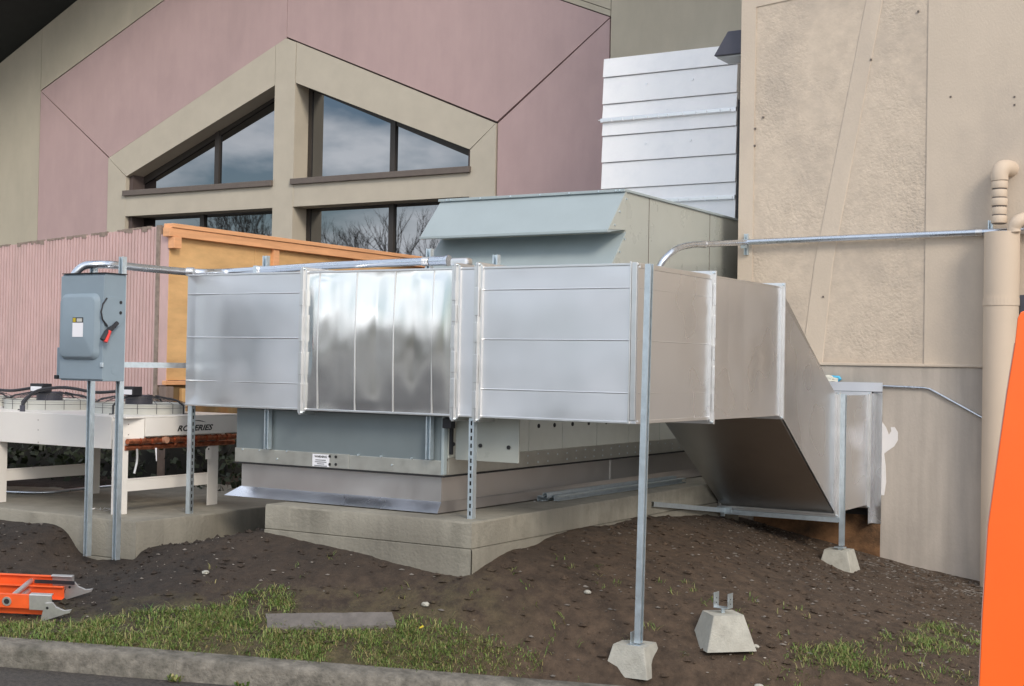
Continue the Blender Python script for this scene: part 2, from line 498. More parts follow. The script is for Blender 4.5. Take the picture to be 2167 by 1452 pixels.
def arc(c, a, b, r, t0, t1, n=8):
    c, a, b = Vector(c), Vector(a), Vector(b)
    return [tuple(c + a * (r * math.cos(t0 + (t1 - t0) * i / n)) + b * (r * math.sin(t0 + (t1 - t0) * i / n))) for i in range(n + 1)]

def smooth_path(pts, n=6):
    P = [Vector(p) for p in pts]
    out = []
    for i in range(len(P) - 1):
        p0 = P[max(i - 1, 0)]; p1 = P[i]; p2 = P[i + 1]; p3 = P[min(i + 2, len(P) - 1)]
        for k in range(n):
            t = k / n
            out.append(0.5 * ((2 * p1) + (p2 - p0) * t + (2 * p0 - 5 * p1 + 4 * p2 - p3) * t * t + (3 * p1 - p0 - 3 * p2 + p3) * t ** 3))
    out.append(P[-1])
    return out

X3 = Vector((1, 0, 0)); Y3 = Vector((0, 1, 0)); Z3 = Vector((0, 0, 1))

# ------------------------------------------------------------------ ground
GP = np.array([[-9.07, 7.2, 0.614], [-8.726, 7.2, 0.621], [-8.393, 7.2, 0.61], [-8.26, 7.2, 0.548], [-8.2, 7.2, 0.468], [-8.095, 7.2, 0.413], [-7.842, 7.2, 0.41], [-7.587, 7.2, 0.429], [-7.57, 7.252, 0.484], [-7.57, 7.609, 0.496], [-7.57, 8.005, 0.497], [-7.57, 8.422, 0.501], [-7.57, 8.586, 0.513], [-6.695, 7.63, 0.656], [-6.211, 7.63, 0.604], [-5.866, 7.63, 0.583], [-5.529, 7.63, 0.535], [-5.205, 7.63, 0.505], [-4.996, 7.63, 0.496], [-4.926, 7.63, 0.518], [-4.93, 7.844, 0.568], [-4.93, 8.018, 0.613], [-4.93, 8.498, 0.639], [-4.93, 8.591, 0.667], [-4.93, 9.717, 0.676], [-4.93, 10.335, 0.676], [-3.708, 12.9, 0.16], [-3.399, 12.9, 0.099], [-3.055, 12.9, 0.062], [-2.782, 12.9, 0.019], [-4.93, 11.388, 0.597], [-4.4, 11.8, 0.42], [-4.6, 12.9, 0.33], [-3.674, 11.65, 0.178], [-3.67, 7.65, 0.023], [-3.353, 8.15, 0.134], [-1.0, 12.9, -0.1], [-1.6, 9.0, -0.12], [-7.106, 5.663, 0.158], [-6.342, 6.105, 0.114], [-5.581, 6.545, 0.065], [-4.823, 6.983, 0.012], [-4.069, 7.419, -0.037]])
def _solve(P, lam=0.002):
    n = len(P)
    xy = P[:, :2]
    r = np.linalg.norm(xy[:, None] - xy[None], axis=2)
    K = np.where(r > 0, r * r * np.log(r + 1e-9), 0) + lam * np.eye(n)
    Q = np.c_[np.ones(n), xy]
    A = np.block([[K, Q], [Q.T, np.zeros((3, 3))]])
    return np.linalg.solve(A, np.r_[P[:, 2], 0, 0, 0]), xy
GW, GXY = _solve(GP)
K0 = np.array([-5.581, 6.545])
KT = np.array([0.8657, 0.5006])
KN = np.array([-0.5006, 0.8657])
def kerb_z(t):
    t = np.clip(t, -6.0, 4.0)
    return 0.065 - 0.0556 * t
def gz(x, y):
    x = np.atleast_1d(np.asarray(x, float)); y = np.atleast_1d(np.asarray(y, float))
    xc = np.clip(x, -10, -0.6); yc = np.clip(y, 4.5, 13.0)
    r = np.hypot(xc[:, None] - GXY[:, 0], yc[:, None] - GXY[:, 1])
    z = (GW[:-3] * r * r * np.log(r + 1e-9)).sum(1) + GW[-3] + GW[-2] * xc + GW[-1] * yc
    t = (x - K0[0]) * KT[0] + (y - K0[1]) * KT[1]
    s = (x - K0[0]) * KN[0] + (y - K0[1]) * KN[1]
    f = np.clip(s / 0.12, 0, 1); f = f * f * (3 - 2 * f)
    z = np.where(s < 12, z, z)
    return kerb_z(t) * (1 - f) + z * f
def g1(x, y): return float(gz(x, y)[0])

def soil_noise(x, y):
    v = Vector((x, y, 0.0))
    return (noise.noise(v * 1.7) * 0.016 + noise.noise(v * 6.0) * 0.009 + noise.noise(v * 14.0) * 0.005
            + max(0.0, noise.noise(v * 27.0)) ** 2 * 0.015)

def build_ground():
    ts = np.concatenate([np.arange(-14, -4.6, 0.3), np.arange(-4.6, 4.2, 0.035), np.arange(4.2, 14, 0.3)])
    ss = np.concatenate([np.arange(-0.005, 4.6, 0.035), np.arange(4.6, 16, 0.2)])
    T, S = np.meshgrid(ts, ss)
    Xg = K0[0] + KT[0] * T + KN[0] * S
    Yg = K0[1] + KT[1] * T + KN[1] * S
    zz = np.concatenate([gz(Xg.ravel()[i:i + 20000], Yg.ravel()[i:i + 20000]) for i in range(0, Xg.size, 20000)])
    xs = Xg.ravel(); ys = Yg.ravel(); sr = S.ravel()
    vs_ = []
    for i in range(len(xs)):
        a = min(1.0, max(0.0, sr[i] / 0.25))
        vs_.append((xs[i], ys[i], zz[i] + soil_noise(xs[i], ys[i]) * a - 0.004))
    w = len(ts)
    fs = [(j * w + i, j * w + i + 1, (j + 1) * w + i + 1, (j + 1) * w + i) for j in range(len(ss) - 1) for i in range(w - 1)]
    b = B(); b.v = vs_; b.f = fs
    return struct('ground', b, M['soil'], smooth=True, keepnormals=True)
build_ground()

# kerb: rounded strip, real step above the road
def kp(t, s, z): return (K0[0] + KT[0] * t + KN[0] * s, K0[1] + KT[1] * t + KN[1] * s, z)
kb = B()
prof = [(0.0, 0.004), (-0.10, 0.0), (-0.145, -0.006), (-0.165, -0.022), (-0.175, -0.05), (-0.19, -0.145), (-0.20, -0.40), (0.0, -0.40)]
tt = list(np.arange(-16, 16.01, 0.08))
n0 = 0
for t in tt:
    for k, (s, z) in enumerate(prof):
        ch = 0.0
        if 1 <= k <= 5:
            ch = noise.noise(Vector((t * 2.2, k * 0.7, 1.3))) * 0.008 + noise.noise(Vector((t * 9, k * 3.1, 5))) * 0.004
        kb.v.append(kp(t, s + ch, float(kerb_z(t)) + z + ch * 0.6))
for i in range(len(tt) - 1):
    for k in range(len(prof)):
        q = (k + 1) % len(prof)
        kb.f.append((i * 8 + k, i * 8 + q, (i + 1) * 8 + q, (i + 1) * 8 + k))
struct('kerb', kb, M['kerb'], smooth=True)

# road in front, out to the horizon
rb = B()
rt = [-400, -120, -40, -16, -10, -6, -4, -2, 0, 2, 4, 6, 10, 16, 40, 120, 400]
rs_ = [-0.15, -0.6, -1.2, -2.4, -5, -10, -20, -60, -200, -500]
for s in rs_:
    for t in rt:
        rb.v.append(kp(t, s, float(kerb_z(t)) - 0.135 - 0.01 * min(abs(s), 20)))
wq = len(rt)
for j in range(len(rs_) - 1):
    for i in range(wq - 1):
        rb.f.append((j * wq + i, (j + 1) * wq + i, (j + 1) * wq + i + 1, j * wq + i + 1))
struct('road', rb, M['asphalt'])
# unseen pale ground added beyond the road to bounce light onto the sheet metal
pb_ = B()
for s0, s1 in ((-11, -16), (-16, -30), (-30, -80)):
    for t0, t1 in zip(rt[:-1], rt[1:]):
        zq = lambda t, s: float(kerb_z(t)) - 0.125 - 0.01 * min(abs(s), 20)
        pb_.quad(kp(t0, s0, zq(t0, s0)), kp(t1, s0, zq(t1, s0)), kp(t1, s1, zq(t1, s1)), kp(t0, s1, zq(t0, s1)))
struct('car_park', pb_, M['lot'])
# land behind and beside the plot
lb = B()
lb.quad((-400, 10, -0.9), (400, 10, -0.9), (400, 500, -0.9), (-400, 500, -0.9))
struct('field', lb, M['soil'])

# far wooded rise across the road (seen only in the window glass and the sheet metal)
hb = B()
prev = None
ring = []
for i in range(61):
    a = math.radians(178 + i * 3.4)
    r = 95 + 10 * math.sin(i * 0.7)
    h = 5.5 + 2.0 * math.sin(i * 0.45) + random.uniform(-0.8, 0.8)
    c, s = math.cos(a), math.sin(a)
    ring.append([(c * r, s * r, -3), (c * (r + 9), s * (r + 9), h), (c * (r + 40), s * (r + 40), h + 2.0), (c * (r + 60), s * (r + 60), -3)])
for i in range(60):
    for k in range(3):
        hb.quad(ring[i][k], ring[i + 1][k], ring[i + 1][k + 1], ring[i][k + 1])
struct('hills', hb, M['hill'])

# ------------------------------------------------------------------ gabled building (pink and cream)
YP = 16.0
gb = thing('gabled_building', (-13.8, YP, 0.0), 'pink and cream stucco building with a peaked window bay, behind the timber screen', 'building')
AX = -13.83
def wallpoly(name, pts, m, y0=YP, th=0.10):
    b = B().prism([(p[0], y0, p[1]) for p in pts], (0, th, 0))
    return mk(name, b, m, gb)
SL = 0.418
hw_i, zb_i, za_i = 3.80, 5.23, 6.815        # outer edge of the cream surround
hw_o, zb_o = 5.53, 6.50                      # outer edge of the pink band (corner)
za_o = zb_o + (SL * hw_o)
G = 0.009
# backing wall (deep in the joints)
bk = B()
bk.prism([(-34, YP + 0.062, -1), (AX - 3.3, YP + 0.06, -1), (AX - 3.3, YP + 0.06, 14), (-34, YP + 0.06, 14)], (0, 0.3, 0))
bk.prism([(AX + 3.3, YP + 0.06, -1), (3, YP + 0.06, -1), (3, YP + 0.06, 14), (AX + 3.3, YP + 0.06, 14)], (0, 0.3, 0))
bk.prism([(AX - 3.3, YP + 0.06, 5.34), (AX, YP + 0.06, 6.70), (AX + 3.3, YP + 0.06, 5.34), (AX + 3.3, YP + 0.06, 14), (AX - 3.3, YP + 0.06, 14)], (0, 0.3, 0))
mk('wall', bk, M['joint'], gb)
xo0, xo1 = AX - hw_o, AX + hw_o
xi0, xi1 = AX - hw_i, AX + hw_i
wallpoly('stucco_panel', [(-34, -1), (xo0 - G, -1), (xo0 - G, 14), (-34, 14)], M['cream'])['label'] = 'cream panel left of the pink band'
wallpoly('stucco_panel', [(xo0, zb_o + G * 2), (AX, za_o + G * 2), (AX, 14), (xo0, 14)], M['cream'])
wallpoly('stucco_panel', [(xo1, zb_o + 0.10), (xo1, 14), (AX + G, 14), (AX + G, za_o + 0.10)], M['cream'])
wallpoly('stucco_panel', [(xo1 + G, -1), (3, -1), (3, 14), (xo1 + G, 14)], M['cream'])
wallpoly('trim_strip', [(xo1, zb_o + 0.012), (xo1, zb_o + 0.09), (AX + G, za_o + 0.09), (AX + G, za_o + 0.012)], M['cream'])
wallpoly('stucco_panel', [(xo0, -1), (xi0 - G, -1), (xi0 - G, zb_i - G), (xo0, zb_o - G)], M['pink'])
wallpoly('stucco_panel', [(xo0 + G, zb_o), (xi0, zb_i + G * 1.5), (AX - G, za_i + G * 1.5), (AX - G, za_o)], M['pink'])
wallpoly('stucco_panel', [(AX, za_i + G * 3.0), (xi1, zb_i + G * 3.0), (xo1 - G, zb_o), (AX, za_o)], M['pink'])
wallpoly('stucco_panel', [(xi1 + G * 2, -1), (xo1 - G, -1), (xo1 - G, zb_o - G * 2), (xi1 + G * 2, zb_i)], M['pink'])
# cream surround of the window bay, proud of the pink by 2 cm
SW = 0.44
ys, ts_ = YP - 0.02, 0.36
PW = 0.20
sl0 = (-17.214, 16.000, 4.927); sl1 = (-10.370, 16.000, 5.001)
jx0 = xi0 + 0.42; jx1 = xi1 - 0.42
zj = zb_i - 0.34           # where the jambs meet the sloped opening edge
za_j = za_i - 0.62
def zslope(x, base_z, apex_z): return apex_z - (apex_z - base_z) * abs(x - AX) / (jx1 - AX)
wallpoly('surround', [(xi0, -1), (jx0, -1), (jx0, zj), (xi0, zb_i)], M['surround'], ys, ts_)
wallpoly('surround', [(xi1, -1), (xi1, zb_i), (jx1, zj), (jx1, -1)], M['surround'], ys, ts_)
wallpoly('surround', [(xi0 + G, zb_i), (jx0 + G, zj + G), (AX - PW - G, zslope(AX - PW, zj, za_j)), (AX - PW - G, za_i - SL * PW)], M['surround'], ys, ts_)
wallpoly('surround', [(xi1 - G, zb_i), (AX + PW + G, za_i - SL * PW), (AX + PW + G, zslope(AX + PW, zj, za_j)), (jx1 - G, zj + G)], M['surround'], ys, ts_)
wallpoly('pillar', [(AX - PW, -1), (AX + PW, -1), (AX + PW, za_i - SL * PW), (AX, za_i), (AX - PW, za_i - SL * PW)], M['surround'], ys - 0.004, ts_)
# transom beams and sills at z from the photo
zs_top = 4.66; zs_bot = 4.572; zb_bot = 4.24
for x0, x1 in ((jx0, AX - PW), (AX + PW, jx1)):
    mk('transom_beam', B().box(x0, x1, ys + 0.003, ys + ts_, zb_bot, zs_bot), M['surround'], gb)
    mk('window_sill', B().box(x0 - 0.03, x1 + (0.02 if x1 > AX + 1 else 0), ys - 0.05, ys + ts_ - 0.02, zs_bot, zs_top), M['sill'], gb, bevel=0.006)

def window(name, x0, x1, zbot, ztop_l, ztop_r, mull):
    yg = YP + 0.30
    fw = 0.09
    w = mk(name, B().prism([(x0, yg, zbot), (x0 + fw, yg, zbot), (x0 + fw, yg, ztop_l + (ztop_r - ztop_l) * fw / (x1 - x0)), (x0, yg, ztop_l)], (0, 0.05, 0))
           .prism([(x1 - fw, yg, zbot), (x1, yg, zbot), (x1, yg, ztop_r), (x1 - fw, yg, ztop_r - (ztop_r - ztop_l) * fw / (x1 - x0))], (0, 0.05, 0))
           .prism([(x0 + fw, yg, zbot), (x1 - fw, yg, zbot), (x1 - fw, yg, zbot + 0.05), (x0 + fw, yg, zbot + 0.05)], (0, 0.05, 0))
           .prism([(x0, yg - 0.002, ztop_l - 0.13), (x1, yg - 0.002, ztop_r - 0.13), (x1, yg - 0.002, ztop_r), (x0, yg - 0.002, ztop_l)], (0, 0.05, 0)), M['bronze'], gb)
    zm = ztop_l + (ztop_r - ztop_l) * (mull - x0) / (x1 - x0)
    mk('mullion', B().prism([(mull - 0.045, yg - 0.02, zbot), (mull + 0.045, yg - 0.02, zbot), (mull + 0.045, yg - 0.02, zm - 0.02), (mull - 0.045, yg - 0.02, zm - 0.02)], (0, 0.06, 0)), M['bronze'], w)
    for a, c, tw in ((x0 + fw, mull - 0.045, 0.0012), (mull + 0.045, x1 - fw, -0.0016)):
        za = ztop_l + (ztop_r - ztop_l) * (a - x0) / (x1 - x0); zc = ztop_l + (ztop_r - ztop_l) * (c - x0) / (x1 - x0)
        mk('pane', B().prism([(a - 0.01, yg + 0.02, zbot), (c + 0.01, yg + 0.02 + tw, zbot), (c + 0.01, yg + 0.02 + tw, zc), (a - 0.01, yg + 0.02, za)], (0, 0.01, 0)), M['glass'], w)
window('window', jx0 - 0.02, AX - PW + 0.02, zs_top - 0.03, zj, za_j + 0.02, AX - PW - 1.46)
window('window', AX + PW - 0.02, jx1 + 0.02, zs_top - 0.03, za_j + 0.02, zj, AX + PW + 1.62)
window('window', jx0 - 0.02, AX - PW + 0.02, 0.6, zb_bot + 0.12, zb_bot + 0.12, AX - PW - 1.75)
window('window', AX + PW - 0.02, jx1 + 0.02, 0.6, zb_bot + 0.12, zb_bot + 0.12, AX + PW + 1.62)
# dark eave overhanging the top left corner
ev = B()
e0 = (-20.178, 15.200, 7.216); e1 = (-17.943, 15.200, 8.225)
dx, dz = e1[0] - e0[0], e1[2] - e0[2]
sl = dz / dx
ea = (e0[0] - 9, e0[2] - 9 * sl); eb = (e0[0] + 9, e0[2] + 9 * sl)
ev.prism([(ea[0], 13.6, ea[1]), (eb[0], 13.6, eb[1]), (eb[0], 13.6, eb[1] + 0.35), (ea[0], 13.6, ea[1] + 0.35)], (0, 3.0, 0))
mk('eave', ev, M['eave'], gb)

# ------------------------------------------------------------------ beige building at the right
YB = 12.9
bb = thing('beige_building', (-2.0, YB, 0.0), 'tall beige rough stucco building with foundation wall filling the right side', 'building')
def bp_(name, pts, m, y0, th=0.08):
    return mk(name, B().prism([(p[0], y0, p[2]) for p in pts], (0, th, 0)), m, bb)
xe = -5.215
core = B().box(xe + 0.004, 9, YB + 0.05, 19, -1.2, 12)
mk('wall', core, M['beige'], bb)
rl = (-5.062, 12.900, 5.543); rr = (-3.359, 12.900, 5.337)
zl = (-3.823, 12.900, 1.957)[2]
ztopr = (-4.864, 12.900, 5.500)[2]
d0 = (-3.955, 12.900, 5.454); d1 = (-3.791, 12.900, 5.434)
e0_ = (-4.429, 12.900, 2.933); e1_ = (-4.241, 12.900, 2.929)
g0_ = (-4.542, 12.900, 1.945); g1_ = (-4.329, 12.900, 1.949)
bp_('stucco_border', [(xe, 0, -1), (rl[0], 0, -1), (rl[0], 0, 12), (xe, 0, 12)], M['beige'], YB)
bp_('stucco_border', [(rr[0], 0, zl + 0.02), (9, 0, zl + 0.02), (9, 0, 12), (rr[0], 0, 12)], M['beige'], YB)
bp_('stucco_border', [(rl[0], 0, ztopr + 0.02), (d0[0], 0, ztopr + 0.12), (d0[0] + 0.06, 0, 12), (rl[0], 0, 12)], M['beige'], YB)
# diagonal smooth rib
dia = [(g0_[0], 0, zl + 0.02), (g1_[0], 0, zl + 0.02), (e1_[0], 0, e1_[2]), (d1[0], 0, d1[2]), (d1[0] + 0.35, 0, 12), (d0[0] + 0.35, 0, 12), (d0[0], 0, d0[2]), (e0_[0], 0, e0_[2])]
mk('diagonal_rib', B().prism([(p[0], YB + 0.004, p[2]) for p in dia], (0, 0.06, 0)), M['beige'], bb, bevel=0.008)
bp_('rough_panel', [(rl[0], 0, zl + 0.02), (g0_[0], 0, zl + 0.02), (e0_[0], 0, e0_[2]), (d0[0], 0, d0[2]), (d0[0], 0, ztopr + 0.13), (rl[0], 0, ztopr + 0.03)], M['beige_rough'], YB + 0.011, 0.045)
bp_('rough_panel', [(g1_[0], 0, zl + 0.02), (rr[0], 0, zl + 0.02), (rr[0], 0, 12), (d1[0] + 0.35, 0, 12), (d1[0], 0, d1[2]), (e1_[0], 0, e1_[2])], M['beige_rough'], YB + 0.011, 0.045)
mk('foundation_wall', B().box(rl[0], 9, YB - 0.012, YB + 0.06, -1.2, zl), M['foundation'], bb, bevel=0.006)
mk('foundation_ledge', B().box((-4.518, 12.900, 1.946)[0], (-2.819, 12.900, 1.973)[0], YB - 0.03, YB + 0.05, zl + 0.001, zl + 0.028), M['beige'], bb, bevel=0.006)
# rust stained recess below the duct opening
ru = B()
rp0 = (-5.477, 12.870, 0.861); rp1 = (-3.720, 12.870, 0.959)
rus = mk('stained_patch', B().box(-5.0, rp1[0] - 0.02, YB - 0.016, YB - 0.0125, 0.0, 0.72), M['rust_stain'], bb)
mk('wall_opening', B().box(-4.85, -3.74, YB - 0.020, YB - 0.0165, 0.55, 1.75), M['hole'], bb)
# white primer patches beside the duct collar
pts_a = [(-3.744, 12.900, 1.446), (-3.698, 12.900, 1.381), (-3.671, 12.900, 1.315), (-3.649, 12.900, 1.351), (-3.654, 12.900, 1.387), (-3.618, 12.900, 1.388), (-3.587, 12.900, 1.341), (-3.586, 12.900, 1.266), (-3.620, 12.900, 1.207), (-3.678, 12.900, 1.164), (-3.713, 12.900, 1.136), (-3.698, 12.900, 1.025), (-3.691, 12.900, 0.870), (-3.707, 12.900, 0.745), (-3.734, 12.900, 0.743)]
mk('paint_patch', B().prism([(p[0], YB - 0.0165, p[2]) for p in pts_a], (0, 0.004, 0)), M['primer'], bb)
# small bolts and spots on the wall
sp = B()
for q in ((-3.455, 12.900, 5.286), (-3.896, 12.900, 4.877), (-4.330, 12.900, 2.620), (-3.145, 12.900, 4.456), (-4.970, 12.900, 4.411), (-2.580, 12.900, 4.407), (-2.579, 12.900, 4.334), (-5.052, 12.900, 4.304), (-5.054, 12.900, 4.134)):
    sp.box(q[0] - 0.008, q[0] + 0.008, YB - 0.006, YB + 0.031, q[2] - 0.008, q[2] + 0.008)
mk('wall_fixings', sp, M['sill'], bb)

# ------------------------------------------------------------------ concrete pads
pr = thing('concrete_pad', (-5.8, 9.6, 0.2), 'taller concrete pad with board marked sides carrying the big rooftop style unit', 'concrete pad')
XP, YF, ZP = -4.93, 7.645, 0.859
XL0 = -6.72
ub = B()
NX, NZ = 46, 0
def padface(b, a, c, z0, z1, nrm, nseg=40, lift_at=None):
    # a formed face with slightly wavy surface and one horizontal board step
    a, c, nrm = Vector(a), Vector(c), Vector(nrm)
    zsl = [z0, lift_at - 0.005, lift_at, lift_at + 0.006, z1 - 0.012, z1]
    off = [0.006, 0.006, -0.010, 0.0, 0.0, -0.010]
    n = len(b.v)
    for i in range(nseg + 1):
        p = a.lerp(c, i / nseg)
        for z, o in zip(zsl, off):
            wv = noise.noise(Vector((p.x * 3, p.y * 3, z * 4))) * 0.005
            q = p + nrm * (o + wv)
            b.v.append((q.x, q.y, z))
    for i in range(nseg):
        for k in range(5):
            b.f.append((n + i * 6 + k, n + (i + 1) * 6 + k, n + (i + 1) * 6 + k + 1, n + i * 6 + k + 1))
mk('slab', B().prism([(XL0, YF + 0.012, 0), (XP - 0.012, YF + 0.012, 0), (XP - 0.012, 12.3, 0), (-7.55, 12.3, 0), (-7.55, 8.85, 0), (XL0, 8.85, 0)], (0, 0, ZP - 0.001)), M['concrete'], pr)
pf = B(); padface(pf, (XL0, YF, 0), (XP, YF, 0), 0.1, ZP, (0, -1, 0), 40, (-4.928, 7.645, 0.681)[2])
mk('form_face', pf, M['concrete'], pr, keepnormals=True, smooth=True)
pf = B(); padface(pf, (XP, YF, 0), (XP, 12.3, 0), 0.1, ZP, (1, 0, 0), 60, (-4.928, 7.645, 0.681)[2])
mk('form_face', pf, M['concrete'], pr, keepnormals=True, smooth=True)['label'] = 'yellower right hand side'
pl = thing('concrete_pad', (-9.5, 8.3, 0.2), 'lower concrete pad under the white condenser on legs', 'concrete pad')
ZL, XL1, YL = 0.704, -7.565, 7.2
mk('slab', B().box(-15, XL1 - 0.012, YL + 0.012, 9.9, 0.0, ZL), M['concrete'], pl)
pf = B(); padface(pf, (-15, YL, 0), (XL1, YL, 0), 0.1, ZL, (0, -1, 0), 60, 0.42)
mk('form_face', pf, M['concrete'], pl, keepnormals=True, smooth=True)
pf = B(); padface(pf, (XL1, YL, 0), (XL1, 9.9, 0), 0.1, ZL, (1, 0, 0), 30, 0.42)
mk('form_face', pf, M['concrete'], pl, keepnormals=True, smooth=True)

# ------------------------------------------------------------------ strut channel
def channel(o, u, v, w, length, slots=False, S=0.0413):
    """C channel; back plate at v=0, opening towards +v, u across, w along. Returns B"""
    h = S / 2; t = 0.0026
    b = B()
    b.obox(o, u, v, w, -h, -h + t, 0, S, 0, length)
    b.obox(o, u, v, w, h - t, h, 0, S, 0, length)
    b.obox(o, u, v, w, -h + t, -h + 0.0095, S - t, S, 0, length)
    b.obox(o, u, v, w, h - 0.0095, h - t, S - t, S, 0, length)
    b.obox(o, u, v, w, -h + 0.0070, -h + 0.0095, S - 0.009, S - t, 0, length)
    b.obox(o, u, v, w, h - 0.0095, h - 0.0070, S - 0.009, S - t, 0, length)
    if not slots:
        b.obox(o, u, v, w, -h + t, h - t, 0, t, 0, length)
    else:
        b.obox(o, u, v, w, -h + t, -0.0072, 0, t, 0, length)
        b.obox(o, u, v, w, 0.0072, h - t, 0, t, 0, length)
        z = 0.0
        while z < length:
            b.obox(o, u, v, w, -0.0072, 0.0072, 0, t, z, min(z + 0.0222, length))
            z += 0.0508
    return b

def strut(name, o, u, v, w, length, label, group=None, slots=False, cat='strut post', extra=None):
    t = thing(name, o, label, cat, group)
    mk('channel', channel(o, u, v, w, length, slots), M['zinc'], t)
    if slots:      # black plate stands in for the dark inside seen through the slots
        h = 0.0413 / 2
        mk('channel_lining', B().obox(o, u, v, w, -h + 0.004, h - 0.004, 0.010, 0.012, 0.002, length - 0.002), M['hole'], t)
    return t

GRP = 'galvanised strut channel posts'
# front post leans a little
wv = Vector((0.032, 0.0, 2.365)).normalized()
fp = strut('strut_post', (-3.786, 7.782, 0.185), Y3, X3, wv, 2.366, 'tall front post at the duct corner standing on the buried pier block', GRP)
mk('foot_bracket', B().box(-3.83, -3.735, 7.735, 7.825, 0.168, 0.176).box(-3.812, -3.808, 7.76, 7.805, 0.176, 0.25).box(-3.755, -3.745, 7.76, 7.805, 0.10, 0.168), M['zinc'], fp, bevel=0.002)
rp_ = strut('strut_post', (-3.792, 11.83, 0.375), Y3, X3, Z3, 1.33, 'short far post on the pier block beside the wall, under the duct bend', GRP)
mk('foot_bracket', B().box(-3.83, -3.74, 11.79, 11.87, 0.355, 0.365).box(-3.80, -3.77, 11.81, 11.85, 0.31, 0.356), M['zinc'], rp_, bevel=0.002)
strut('strut_post', (-7.662, 7.86, 0.704), -Y3, -X3, Z3, 0.842, 'slotted post on the lower pad edge beneath the left end of the duct', GRP, slots=True)
strut('strut_post', (-5.058, 7.815, 0.859), X3, Y3, Z3, 0.69, 'slotted post at the corner of the taller pad below the middle of the duct', GRP, slots=True)
strut('strut_post', (-7.954, 7.115, 0.434), -X3, -Y3, Z3, 2.18, 'left post of the pair behind the grey disconnect switch', GRP)
strut('strut_post', (-7.652, 7.115, 0.433), -X3, -Y3, Z3, 2.21, 'right post of the pair behind the grey disconnect switch', GRP)
G2 = 'strut pieces fixed to the unit front'
for k, (px, lab) in enumerate((((-6.936, 7.905, 1.239), 'short strut piece on the left of the unit front panel, under the duct'), ((-5.458, 7.905, 1.237), 'short strut piece near the right corner of the unit front panel'))):
    strut('strut_piece', (px[0], 7.922, px[2]), X3, -Y3, Z3, 1.535 - px[2], lab, G2)
G3 = 'strut stubs rising behind the duct'
for q, lab in (((-7.430, 8.420, 2.745), 'strut stub behind the conduit, in front of the plywood'), ((-5.833, 8.420, 2.757), 'strut stub behind the conduit end fitting, left of the hood'), ((-5.248, 8.420, 2.696), 'low strut stub in front of the hood, right of the duct joints')):
    strut('strut_stub', (q[0], 8.42, 1.56), X3, -Y3, Z3, q[2] - 1.56, lab, G3)
# horizontal rails
q0 = (-7.655, 7.130, 1.854)
strut('strut_rail', (-7.80, 7.16, (-7.800, 7.265, 1.853)[2]), Z3, -X3, Y3, 1.25, 'horizontal strut from the disconnect posts running behind the duct', cat='strut rail')
q1 = Vector((-4.905, 10.388, 0.772)); q1b = Vector((-4.84, 11.78, 0.612)); dq = (q1b - q1).normalized()
sq = dq.cross(Z3).normalized()
strut('strut_rail', tuple(q1), sq.cross(dq), -sq, dq, (q1b - q1).length, 'strut length running back from the pad side to the strut under the duct bend', cat='strut rail')
strut('strut_rail', (-4.86, 11.79, 0.622), Y3, -Z3, X3, 1.07, 'right length of the horizontal strut under the duct bend, bolted to the post', cat='strut rail')
mk('splice_plate', B().box(-4.93, -4.78, 11.765, 11.77, 0.59, 0.65).box(-4.88, -4.84, 11.75, 11.765, 0.56, 0.60), M['zinc'], bpy.data.objects['strut_rail.002'], bevel=0.002)
# loose bundle on the pad
for k, (dx_, dz_, lab, dy) in enumerate(((0.0, 0.0, 'nearest channel of the loose bundle lying on the taller pad', 0.0), (-0.046, 0.0, 'middle channel of the loose bundle lying on the taller pad', -0.06), (-0.092, 0.0, 'channel of the loose bundle nearest the unit flashing', -0.1))):
    a = Vector((-5.223, 9.260, 0.862))
    dvec = (Vector((-5.175, 12.051, 0.862)) - a).normalized()
    side = Vector((dvec.y, -dvec.x, 0))
    st = a + Vector((dx_, dy, 0))
    strut('loose_strut', tuple(st + Vector((0, 0, 0.0206))), Z3 if k != 1 else -side, side if k != 1 else Z3, dvec, 2.3, lab, 'loose strut channels on the pad', slots=(k == 1), cat='strut channel')

